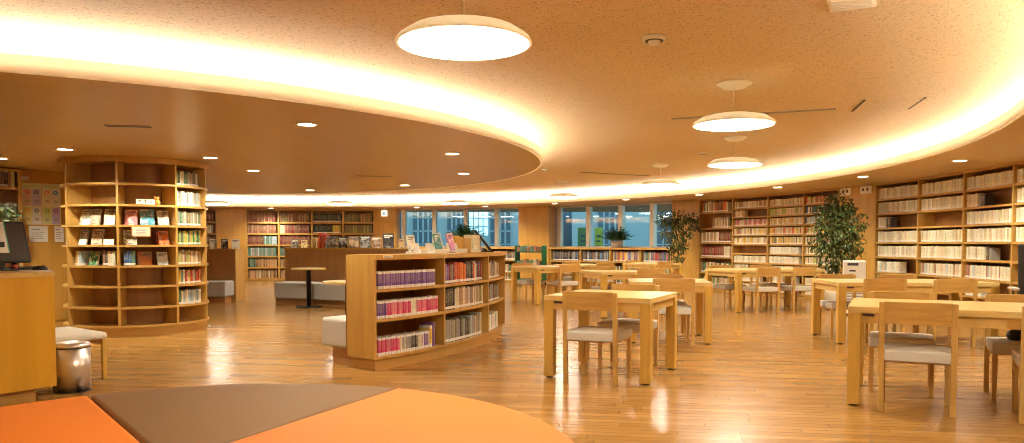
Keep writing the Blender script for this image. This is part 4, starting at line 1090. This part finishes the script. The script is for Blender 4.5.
# white box on the long table, black pouch on a chair, task chair at the picture edge
t = thing('air_purifier', 'white floor standing air purifier behind the long table, beside the large ficus', 'air purifier', (5.46, 12.05, 0), R(-18))
b = new('paper'); b.box(-.16, .16, -.10, .10, .03, .87); b.build('body', parent=t, bevel=.012)
b = new('dark'); b.box(-.15, .15, -.09, .09, 0, .03); b.build('base', parent=t)
b = new('ink'); b.box(-.11, .05, -.103, -.10, .795, .835); b.build('air_outlet', parent=t)
b = new('ink'); b.box(-.08, .01, -.103, -.10, .70, .725); b.build('display', parent=t)
b = new('p_green'); b.box(-.07, -.01, -.103, -.10, .655, .668); b.build('indicator', parent=t)
b = new('greyink'); b.box(-.12, .12, -.103, -.10, .12, .50); g_ = b.build('intake_grille', parent=t)
b = new('paper')
for k in range(8): b.box(-.12, .12, -.108, -.103, .14 + .045 * k, .163 + .045 * k)
b.build('grille_slat', parent=g_)
(cx, cy), ang = T['B']; ex, ey = .20, .33
px_, py_ = cx + ex * cos(ang) - ey * sin(ang), cy + ex * sin(ang) + ey * cos(ang)
t = thing('pouch', 'small rounded black pouch on a chair seat at the picture edge', 'bag', (px_, py_, .437), .4)
b = new('black'); b.lathe([(.0005, 0), (.05, .004), (.062, .03), (.055, .06), (.03, .075), (.0005, .078)], 18); b.build('body', parent=t)
b = new('steel'); b.tube([(-.03, -.058, .05), (0, -.064, .055), (.03, -.058, .05)], .004); b.build('zip', parent=t)
t = thing('task_chair', 'black task chair with grey armrest at the picture edge by wall bookcase', 'chair', (5.5, 7.75, 0), R(155))
b = new('black'); b.prism([(-.22, -.20), (.22, -.20), (.24, .2), (-.24, .2)], .43, .49); b.build('seat', parent=t, bevel=.02)
b = new('black'); A = []
for i in range(7):
    x = -.22 + .44 * i / 6; d = -.05 * (1 - (x / .22) ** 2); A.append(b.pts([(x, -.22 + d, .55), (x, -.17 + d, .55), (x, -.25 + d, 1.14), (x, -.29 + d, 1.14)]))
for p, q in zip(A, A[1:]):
    for k in range(4): b.face([p[k], q[k], q[(k + 1) % 4], p[(k + 1) % 4]])
b.face(A[0]); b.face(A[-1]); b.build('backrest', parent=t, bevel=.015)
b = new('black'); b.tube([(0, 0, .09), (0, 0, .43)], .03); b.tube([(0, -.15, .45), (0, -.24, .48), (0, -.26, .62)], .02); b.build('stem', parent=t)
for sx in (-1, 1):
    b = new('black'); b.tube([(sx * .24, -.08, .45), (sx * .29, -.05, .55), (sx * .29, -.05, .66)], .015); ao = b.build('arm', parent=t)
    b = new('pot_grey'); b.box(sx * .29 - .035, sx * .29 + .035, -.16, .12, .66, .69); b.build('arm_pad', parent=ao, bevel=.01)
for k in range(5):
    a = 2 * pi * k / 5
    b = new('black'); b.tube([(0, 0, .09), (.28 * cos(a), .28 * sin(a), .065)], [.028, .018]); f_ = b.build('foot', parent=t)
    b = new('black'); b.tube([(.28 * cos(a) - .02 * sin(a), .28 * sin(a) + .02 * cos(a), .03), (.28 * cos(a) + .02 * sin(a), .28 * sin(a) - .02 * cos(a), .03)], .03, 12); b.build('caster', parent=f_)

# ------------------------------------------------------------------ foreground wedge cushions
MC, MR, MZ = (-1.27, 2.75), 1.55, .35
def wedge(a0, a1, m, label):
    t = thing('wedge_cushion', label, 'cushion', (MC[0], MC[1], 0), 0, 'wedge cushions forming the round play seat')
    n = 28; g = .004
    mid_ = R((a0 + a1) / 2); off = Vector((cos(mid_), sin(mid_))) * g / sin(R((a1 - a0) / 2))
    P = [(off.x, off.y)] + [(off.x + (MR - g) * cos(R(a0 + (a1 - a0) * i / n)), off.y + (MR - g) * sin(R(a0 + (a1 - a0) * i / n))) for i in range(n + 1)]
    b = new(m); b.prism(P, .02, MZ); o = b.build('upholstery', parent=t)
    bv = o.modifiers.new('bevel', 'BEVEL'); bv.width = .022; bv.segments = 4; bv.limit_method = 'ANGLE'; bv.angle_limit = R(35)
    # stitched piping along the outer seam
    b = new(m); b.tube([(off.x + (MR - .012) * cos(R(a0 + 1 + (a1 - a0 - 2) * i / n)), off.y + (MR - .012) * sin(R(a0 + 1 + (a1 - a0 - 2) * i / n)), MZ - .028) for i in range(n + 1)], .009, 6); b.build('piping', parent=t)
    b = new('black'); b.prism([(p[0] * .94 + off.x * .06, p[1] * .94 + off.y * .06) for p in P], 0, .02); b.build('base', parent=t)
wedge(128.5, 188, 'orange', 'deep orange wedge cushion beside the wooden counter')
wedge(66, 128.5, 'brown', 'brown wedge cushion between the two orange ones')
wedge(6, 66, 'orange2', 'light orange wedge cushion in front of the island bookcase')

# ------------------------------------------------------------------ counter corner on the left
dirc = Vector((.19, .31, 0)).normalized(); nrm = Vector((dirc.y, -dirc.x, 0))
mc = Matrix(((dirc.x, -nrm.x, 0, -3.36), (dirc.y, -nrm.y, 0, 5.54), (0, 0, 1, 0), (0, 0, 0, 1)))   # local x along the face, y into the counter
t = thing('service_counter', 'oak veneer service counter corner with recessed kick board', 'counter')
K0 = Vector((-3.36, 5.54)); KF = Vector((dirc.x, dirc.y)); KI = Vector((-nrm.x, -nrm.y)); KE = Vector((-.56, .83)).normalized()
def kpoly(ov, inn=0): return [tuple(K0 + KE * ov - KI * ov + KI * inn), tuple(K0 - KF * 2.4 - KI * ov + KI * inn), tuple(K0 - KF * 2.4 + KI * .86), tuple(K0 + KE * .95 + KI * .0)]
b = new('counter'); b.prism(kpoly(0, .03), .10, .905); b.build('body', parent=t)
b = new('counter'); b.box(-2.4, 0, 0, .03, .10, .905, mc); b.build('front_panel', parent=t)
b = new('oak_h'); b.prism(kpoly(.008), .905, .94); b.build('worktop', parent=t, bevel=.003)
b = new('plinth'); b.box(-2.35, -.12, .06, .5, 0, .10, mc); b.build('kick_board', parent=t)
# monitor seen from behind with a taped sheet
t = thing('monitor', 'black monitor leaning on the counter, white notice taped over its corner', 'monitor', (-3.86, 5.72, .94), R(60))
mtl = Matrix.Translation((0, 0, .06)) @ Matrix.Rotation(R(-19), 4, 'X')
b = new('black'); b.box(-.21, .21, -.014, .014, 0, .335, mtl); b.build('case', parent=t, bevel=.008)
b = new('dark'); b.box(-.19, .19, -.0155, -.014, .02, .315, mtl); b.build('screen', parent=t)
b = new('black'); b.box(-.03, .03, .02, .06, .01, .22); b.build('stand_neck', parent=t); b = new('black'); b.box(-.10, .10, -.04, .13, 0, .012); b.build('stand_foot', parent=t, bevel=.004)
t = thing('notice_sheet', 'white notice with a green edge taped on the black monitor', 'paper', (-3.86, 5.72, .94), R(60))
b = new('paper'); b.box(-.24, .06, -.020, -.0165, .075, .325, mtl); b.build('sheet', parent=t)
b = new('mint'); b.box(.052, .06, -.0213, -.020, .075, .325, mtl); b.build('green_edge', parent=t)
b = new('greyink')
for k in range(3): b.box(-.20, .02 - .04 * k, -.0213, -.020, .14 + .05 * k, .148 + .05 * k, mtl)
b.build('lettering', parent=t)
t = thing('keyboard', 'black keyboard end on the counter top below the monitor', 'keyboard', (-3.93, 5.96, .94), R(55))
b = new('black'); b.box(-.22, .2, -.07, .07, 0, .018); b.build('body', parent=t, bevel=.004)
b = new('dark')
for i in range(12):
    for j in range(4): b.box(-.205 + .033 * i, -.178 + .033 * i, -.06 + .03 * j, -.036 + .03 * j, .018, .024)
b.build('keys', parent=t)
t = thing('mouse', 'black rounded mouse on the counter beside the keyboard', 'mouse', (-3.70, 5.92, .94), .6)
b = new('black'); b.lathe([(.0005, .034), (.02, .032), (.035, .022), (.038, .006), (.036, 0)], 16, mx=Matrix.Diagonal((1.4, .9, 1, 1))); b.build('body', parent=t)
b = new('dark'); b.box(.015, .035, -.004, .004, .028, .036); b.build('wheel', parent=t)
t = thing('pen_cup', 'yellow box and dark bottle group holder under the monitor', 'cup', (-4.03, 5.78, .94), .3)
t['label'] = 'small yellow pen box on the counter beneath the black monitor'
b = new('f_yel'); b.box(-.05, .05, -.03, .03, 0, .055); b.build('box', parent=t, bevel=.003)
b = new('black'); b.tube([(-.02, 0, .05), (-.035, .01, .11)], .004); b.tube([(.01, 0, .05), (.02, -.01, .10)], .004); b.build('pen', parent=t)
t = thing('bottle', 'tiny dark bottle with red label beside the yellow pen box', 'bottle', (-3.86, 5.86, .94), 0)
b = new('black'); b.lathe([(.0005, 0), (.02, 0), (.02, .06), (.009, .072), (.009, .082), (.0005, .083)], 14); b.build('body', parent=t)
b = new('p_red'); b.lathe([(.0205, .015), (.0205, .045)], 14); b.build('label_band', parent=t)
b = new('white'); b.lathe([(.011, .08), (.011, .095)], 12); b.build('cap', parent=t)

# stool and pedal bin behind the counter corner
def low_stool():
    t = thing('low_stool', 'low stool with pale padded seat and oak legs behind the steel bin', 'stool', (-3.85, 6.42, 0), R(-38))
    b = new('stool2'); b.box(-.36, .36, -.23, .23, .34, .40); b.build('seat', parent=t, bevel=.025, seg=3)
    for sx in (-1, 1):
        for sy in (-1, 1):
            b = new('oak_v'); x, y = sx * .335, sy * .205; b.box(x - .018, x + .018, y - .018, y + .018, 0, .345); b.build('leg', parent=t, bevel=.003)
    b = new('oak_h')
    b.box(-.33, .33, -.215, -.195, .29, .34); b.build('rail', parent=t)
    b = new('oak_h'); b.box(-.33, .33, .195, .215, .29, .34); b.build('rail', parent=t)
low_stool()
t = thing('pedal_bin', 'brushed steel pedal bin standing beside the counter corner', 'bin', (-3.43, 5.86, 0), R(-30))
b = new('steel'); b.lathe([(.13, .012), (.13, .345)], 40); b.build('body', parent=t)
b = new('black'); b.lathe([(.131, 0), (.133, .003), (.133, .012), (.131, .014)], 40); b.build('base_ring', parent=t)
b = new('steel'); b.lathe([(.134, .345), (.134, .362), (.115, .378), (.06, .387), (.0005, .39)], 40); b.build('lid', parent=t)
b = new('black'); b.lathe([(.1325, .340), (.1325, .3452)], 40); b.build('lid_seal', parent=t)
b = new('black'); b.tube([(.12, -.02, .02), (.155, -.02, .022), (.185, -.02, .035)], .009); b.box(.165, .215, -.045, .005, .03, .042); b.build('pedal', parent=t)

# posters, notices and the shelf on the staff side wall
def onwall(t_along, off=-.02): return (mwall @ Vector((t_along, off, 0)))
rzw = LA
def poster(t0, w, z0, h, label, cols):
    p = onwall(t0, -.02); o = thing('poster', label, 'poster', (p.x, p.y, z0), rzw)
    b = new('f_cream'); b.box(0, w, -.004, 0, 0, h)
    fields = cols[0]; dots = cols[1]
    for i in range(2):
        for j in range(2):
            b.mat(fields[j][i]); b.box(w * (.04 + .48 * i), w * (.48 + .48 * i), -.005, -.004, h * (.46 - .44 * j), h * (.88 - .44 * j) - .01)
    b.mat('f_lime'); b.box(w * .1, w * .9, -.005, -.004, h * .905, h * .955)
    b.build('sheet', parent=o)
    for i in range(2):
        for j in range(2):
            q = new(dots[j][i]); cx_ = w * (.26 + .48 * i); cz_ = h * (.78 - .44 * j)
            q.prism([(cx_ + w * .13 * cos(2 * pi * k / 20), cz_ + w * .13 * sin(2 * pi * k / 20)) for k in range(20)], .005, .0065, Matrix(((1, 0, 0, 0), (0, 0, -1, 0), (0, 1, 0, 0), (0, 0, 0, 1)))); dd = q.build('disc', parent=o)
            q = new('f_white'); q.box(cx_ - w * .04, cx_ + w * .04, -.0075, -.0065, cz_ - w * .05, cz_ + w * .05); q.build('figure', parent=dd)
    for i in range(2):
        for j in range(2):
            q = new('greyink')
            for k in range(3): q.box(w * (.16 + .48 * i), w * (.38 + .48 * i), -.006, -.005, h * (.54 - .44 * j + .02 * k), h * (.552 - .44 * j + .02 * k))
            q.build('lettering', parent=o)
poster(.02, .235, 1.42, .60, 'pastel poster with red, navy, yellow and slate discs on the wood wall', ([['f_pink', 'f_lav'], ['f_yel', 'f_white']], [['p_red', 'p_navy'], ['p_yel', 'p_slate']]))
poster(.262, .235, 1.42, .60, 'pastel poster with coral, blue, green and purple discs beside its pair', ([['f_cream', 'f_white'], ['f_lime', 'f_lav']], [['p_coral', 'p_blue'], ['p_green', 'p_purple']]))
for t0, w_, z0, h_, lab in [(.09, .235, 1.17, .23, 'white landscape notice pinned below the pastel posters'), (.41, .12, 1.17, .23, 'narrow white notice right of the wide one below the posters'), (.01, .10, 2.06, .05, 'small pale sticker above the pastel posters')]:
    p = onwall(t0, -.02); o = thing('wall_notice', lab, 'notice', (p.x, p.y, z0), rzw)
    b = new('paper'); b.box(0, w_, -.003, 0, 0, h_); b.build('sheet', parent=o)
    b = new('greyink')
    n_ = 4 if h_ > .1 else 1
    for k in range(n_): b.box(w_ * .15, w_ * (.8 - .07 * (k % 3)), -.004, -.003, h_ * (.2 + .13 * k), h_ * (.24 + .13 * k))
    if n_ == 4: b.box(w_ * .15, w_ * .6, -.004, -.003, h_ * .74, h_ * .82)
    b.build('lettering', parent=o)
# open shelf with files above the monitor, ivy trailing in front
SX = mwall @ Matrix.Translation((-.045, -.37, 0))
t = thing('file_shelf', 'open oak shelf unit of files behind the counter monitor', 'shelf')
b = new('shelf'); b.box(-.02, .02, 0, .34, 0, 2.18, SX); b.build('end_panel', parent=t)
b = new('shelf'); b.box(-1.3, -1.26, 0, .34, 0, 2.18, SX); b.build('end_panel', parent=t)
b = new('case_back'); b.box(-1.26, -.02, .32, .34, 0, 2.18, SX); b.build('back_panel', parent=t)
fz = [1.925, 1.455, 1.10, .75, .42, .12]
for z in fz:
    b = new('shelf'); b.box(-1.26, -.02, 0, .32, z - .03, z, SX); b.build('shelf', parent=t)
b = new('shelf'); b.box(-1.26, -.02, 0, .34, 2.15, 2.18, SX); b.build('top_board', parent=t)
for s_i, z in enumerate(fz[:2]):
    x = -.62; k = 0
    while x < -.07:
        wd = random.uniform(.03, .05); p = SX @ Vector((x + wd / 2, .04, z))
        o = bpy.data.objects.new('book', UB); COL.objects.link(o); o.location = p; o.rotation_euler = (0, 0, LA); nm = random.choice(['white', 'charcoal', 'grey', 'ivory', 'black', 'paleblue', 'brown', 'salmon']); o.scale = (wd * .95, .2, random.uniform(.22, .26)); o.color = (*shade(C[nm]), random.uniform(0, 1))
        k += 1; tag(o, '%s file, %s from left on %s shelf behind the counter monitor' % (NAMES.get(nm, nm), ordinal(k), ('upper', 'lower')[s_i]), 'book', 'files on the shelf behind the counter')
        x += wd + random.choice([0, 0, .006])

# ------------------------------------------------------------------ plants
def leaf(bm_, p, d, up, l, w, smooth=True):
    d = d.normalized(); s = d.cross(up)
    if s.length < 1e-3: s = Vector((1, 0, 0))
    s.normalize(); n_ = s.cross(d)
    P = [p, p + d * l * .35 + s * w * .5 + n_ * w * .12, p + d * l * .75 + s * w * .36 + n_ * w * .02, p + d * l - n_ * w * .25, p + d * l * .75 - s * w * .36 + n_ * w * .02, p + d * l * .35 - s * w * .5 + n_ * w * .12, p + d * l * .4]
    v = bm_.pts(P)
    bm_.face([v[0], v[1], v[6]]); bm_.face([v[0], v[6], v[5]]); bm_.face([v[6], v[1], v[2], v[3]]); bm_.face([v[6], v[3], v[4], v[5]])
def rnd_dir(): 
    while True:
        v = Vector((random.uniform(-1, 1), random.uniform(-1, 1), random.uniform(-1, 1)))
        if .1 < v.length < 1: return v.normalized()
def ficus(name, label, loc, pot_r, pot_h, stems, blobs, nleaf, ll, seed, pot_m='pot_white'):
    random.seed(seed)
    t = thing(name, label, 'plant', loc)
    b = new(pot_m); b.lathe([(.0005, 0), (pot_r * .62, 0), (pot_r * .80, pot_h * .12), (pot_r * .98, pot_h * .45), (pot_r, pot_h * .8), (pot_r * .95, pot_h), (pot_r * .88, pot_h), (pot_r * .86, pot_h * .86), (.0005, pot_h * .86)], 36); b.build('pot', parent=t)
    b = new('soil'); b.lathe([(.0005, pot_h * .865), (pot_r * .85, pot_h * .87), (pot_r * .85, pot_h * .875), (.0005, pot_h * .89)], 24); b.build('soil', parent=t)
    b = new('trunk')
    for path, r in stems: b.tube(path, [r * (1 - .5 * i / (len(path) - 1)) for i in range(len(path))], 8)
    twigs = []
    L_ = new('leaf')
    tot = sum(k[3] for k in blobs)
    for (c, rad, fl, wt) in blobs:
        c = Vector(c)
        m_ = int(nleaf * wt / tot)
        for i in range(m_):
            dv = rnd_dir(); p = c + Vector((dv.x * rad, dv.y * rad, dv.z * rad * fl)) * (random.random() ** .45)
            d = (p - c).normalized() * .6 + rnd_dir() * .6 + Vector((0, 0, -.45))
            leaf(L_, p, d, Vector((random.uniform(-.3, .3), random.uniform(-.3, .3), 1)), ll * random.uniform(.7, 1.25), ll * random.uniform(.36, .5))
            if i % 14 == 0: twigs.append([tuple(c + Vector((0, 0, -rad * fl * .5))), tuple(c.lerp(p, .5) + Vector((0, 0, .03))), tuple(p)])
    for tw in twigs: b.tube(tw, [.008, .005, .003], 5)
    b.build('trunk', parent=t); L_.build('foliage', parent=t, fix=False)
    return t
ficus('potted_ficus', 'large leafy ficus in a white round pot before the wood wall panel', (5.64, 13.12, 0), .26, .36,
      [([(0, 0, .3), (.02, .0, .7), (-.03, .01, 1.2), (.0, 0, 1.7)], .022), ([(.05, .02, .3), (-.03, .02, .75), (.06, -.02, 1.3)], .018), ([(-.05, -.02, .3), (.04, -.02, .8), (-.1, 0, 1.4)], .016)],
      [((0, 0, 1.80), .27, .9, 3), ((-.16, 0, 1.55), .30, .9, 3), ((.20, .0, 1.52), .30, .9, 3), ((0, -.05, 1.25), .36, .9, 3.4), ((-.22, 0, 1.15), .25, .9, 1.6), ((.22, 0, 1.12), .27, .9, 2), ((-.02, 0, .86), .28, .9, 2), ((-.08, -.03, .62), .2, .8, .8)], 2300, .085, 3)
ficus('potted_ficus', 'slim airy ficus tree between window and wood wall panel', (3.86, 18.1, 0), .22, .32,
      [([(0, 0, .3), (.04, 0, .6), (.0, 0, .95), (.08, 0, 1.4), (-.05, 0, 1.8)], .022), ([(.02, 0, .6), (.12, 0, .75), (.14, 0, 1.1), (.35, 0, 1.5)], .016), ([(0, 0, .9), (-.15, 0, 1.3), (-.25, 0, 1.7)], .012)],
      [((-.22, 0, 1.72), .22, .9, 1.5), ((.08, 0, 1.72), .25, .9, 1.8), ((.42, 0, 1.72), .20, .8, 1.3), ((-.10, 0, 1.42), .24, .9, 1.5), ((.22, 0, 1.40), .26, .9, 1.8), ((.02, 0, 1.12), .2, .9, 1.1), ((.22, 0, 1.05), .2, .9, 1.1), ((.10, 0, .82), .18, .8, .8), ((.55, 0, 1.55), .12, .8, .4)], 1250, .085, 5)
def fern(label, loc, pot_r, pot_h, n, l, seed, pot_m):
    random.seed(seed)
    t = thing('potted_fern', label, 'plant', loc)
    b = new(pot_m); b.lathe([(.0005, 0), (pot_r * .8, 0), (pot_r, pot_h), (pot_r * .9, pot_h), (pot_r * .88, pot_h * .9), (.0005, pot_h * .9)], 28); b.build('pot', parent=t)
    b = new('leaf2')
    for i in range(n):
        a = random.uniform(0, 2 * pi); el = random.uniform(.35, 1.5); dv = Vector((cos(a) * cos(el), sin(a) * cos(el), sin(el)))
        ln = l * random.uniform(.7, 1.1); prev = Vector((cos(a) * pot_r * .4, sin(a) * pot_r * .4, pot_h * .9))
        for k in range(6):
            f = (k + 1) / 6; p = Vector((cos(a) * pot_r * .4, sin(a) * pot_r * .4, pot_h * .9)) + dv * ln * f + Vector((0, 0, -ln * .22 * f * f))
            dd = (p - prev); side = dd.cross(Vector((0, 0, 1))).normalized()
            for sg in (-1, 1): leaf(b, p, dd.normalized() * .5 + side * sg, Vector((0, 0, 1)), l * .30 * (1.1 - f * .7), l * .12)
            prev = p
    b.build('foliage', parent=t, fix=False)
x, y = pol(WC, WR + .17, wall_angle((613 - 512) / 755))
fern('bushy green fern in a stone grey pot on the window bookcase', (x, y, ZSILL), .18, .19, 80, .46, 8, 'pot_grey')
x, y = pol(WC, WR + .17, wall_angle((464 - 512) / 755))
fern('dark bushy plant on the window ledge behind the island display', (x, y, ZSILL), .24, .26, 70, .62, 9, 'pot_grey')
random.seed(11)
t = thing('potted_ivy', 'pale green trailing ivy plant behind the black monitor', 'plant', (SX @ Vector((-.22, .05, 1.10)))[:])
b = new('pot_white'); b.lathe([(.0005, 0), (.07, 0), (.09, .16), (.08, .16), (.08, .14), (.0005, .14)], 24); b.build('pot', parent=t)
b = new('leaf3')
for i in range(260):
    a = random.uniform(0, 2 * pi); rr_ = random.random() ** .5
    p = Vector((.34 * rr_ * cos(a), .16 * rr_ * sin(a) - .16, .36 + random.uniform(0, .28) - .12 * rr_))
    leaf(b, p, Vector((cos(a), sin(a), random.uniform(-.8, .3))), Vector((random.uniform(-.4, .4), random.uniform(-.4, .4), 1)), random.uniform(.06, .11), random.uniform(.045, .075))
b.build('foliage', parent=t, fix=False)
b = new('leaf2')
for i in range(12):
    a = 2 * pi * i / 12; b.tube([(0, 0, .12), (.08 * cos(a), .08 * sin(a), .3), (.2 * cos(a), .16 * sin(a), .36)], .004, 5)
b.build('stem', parent=t)

# ------------------------------------------------------------------ green book cart
t = thing('book_cart', 'green steel book cart with two loaded shelves before the wood pillar', 'cart', (.50, 20.25, 0), R(-28))
for sx in (-1, 1):
    b = new('green'); x = sx * .40
    b.box(x - .02, x + .02, -.13, .13, .15, 1.09); b.build('end_panel', parent=t, bevel=.015)
for z in (.93, .56, .2):
    b = new('green'); b.box(-.38, .38, -.14, .14, z - .03, z); b.build('shelf', parent=t)
for sx in (-1, 1):
    for sy in (-1, 1):
        b = new('black'); b.tube([(sx * .36, sy * .10 - .02, .06), (sx * .36, sy * .10 + .02, .06)], .06, 14); w_ = b.build('caster', parent=t)
        b = new('green'); b.box(sx * .36 - .015, sx * .36 + .015, sy * .10 - .02, sy * .10 + .02, .06, .15); b.build('fork', parent=w_)
MX = Matrix.Translation((.50, 20.25, 0)) @ Matrix.Rotation(R(-28), 4, 'Z')
for si, z in enumerate((.93, .56)):
    for k in range(7):
        nm = ['salmon', 'teal', 'teal', 'salmon', 'teal', 'salmon', 'rose'][k] if si == 0 else ['teal', 'teal', 'salmon', 'teal', 'teal', 'cream', 'salmon'][k]
        p = MX @ Vector((-.33 + k * .10, -.10, z)); o = bpy.data.objects.new('book', UB); COL.objects.link(o); o.location = p; o.rotation_euler = (0, 0, R(-28)); o.scale = (.085, .17, .12 + .02 * (k % 3)); o.color = (*C[nm], .8)
        tag(o, '%s book, %s from left on the %s shelf of the green cart' % (nm, ordinal(k + 1), ('top', 'second')[si]), 'book', 'books on the green cart')

# ------------------------------------------------------------------ wall fittings
a = wall_angle((386 - 512) / 755); x, y = pol(WC, WR - .14, a)
t = thing('exit_sign', 'small square white exit sign with green running figure on the far wall', 'sign', (x, y, 1.97), R(a) - pi / 2)
M['exit_face'] = emit('exit sign face', (.95, 1, .95), .55)
b = new('exit_face'); b.box(-.09, .09, -.02, .02, 0, .18); b.build('case', parent=t, bevel=.006)
b = new('tealsign'); s_ = .018
b.box(-.012, .018, -.022, -.02, .118, .142); b.box(-.035, .012, -.022, -.02, .07, .115); b.box(-.055, -.015, -.022, -.02, .045, .066); b.box(.0, .04, -.022, -.02, .048, .07); b.box(.015, .05, -.022, -.02, .09, .102)
b.build('running_figure', parent=t)
b = new('white'); b.box(-.02, .02, -.015, .015, .18, .23); b.build('bracket', parent=t)
for px, z0, z1, lab in [(845.2, 2.045, 2.185, 'small square white speaker plate above the large ficus'), (865.3, 2.045, 2.185, 'small square white speaker plate next to the pale volumes bookcase')]:
    a = wall_angle((px - 512) / 755); x, y = pol(WC, WR, a)
    t = thing('wall_speaker', lab, 'speaker', (x, y, z0), R(a) - pi / 2)
    b = new('white'); b.box(-.15, .15, -.03, 0, 0, z1 - z0); b.build('plate', parent=t, bevel=.006)
    for sx in (-1, 1):
        b = new('dark'); b.box(sx * .06 - .022, sx * .06 + .022, -.034, -.03, .05, .10); b.build('slot', parent=t)

# ------------------------------------------------------------------ camera and colour
cam = bpy.data.cameras.new('camera'); co = bpy.data.objects.new('camera', cam); COL.objects.link(co)
cam.sensor_fit = 'HORIZONTAL'; cam.sensor_width = 36; cam.lens = 755.6 / 1024 * 36
cam.shift_y = (272.34 - 221.5) / 1024
co.location = (0, 0, 1.15); co.rotation_euler = (R(90 - 2.21), 0, 0)
cam.clip_end = 200
SC.camera = co
SC.view_settings.view_transform = 'Standard'; SC.view_settings.look = 'None'; SC.view_settings.gamma = 1
SC.view_settings.use_curve_mapping = False
SC.view_settings.exposure = .95
try:
    SC.cycles.use_denoising = True; SC.cycles.filter_width = 1.0
    SC.cycles.max_bounces = 8; SC.cycles.diffuse_bounces = 5; SC.cycles.glossy_bounces = 4; SC.cycles.transparent_max_bounces = 12
    SC.cycles.sample_clamp_indirect = 6
except Exception: pass
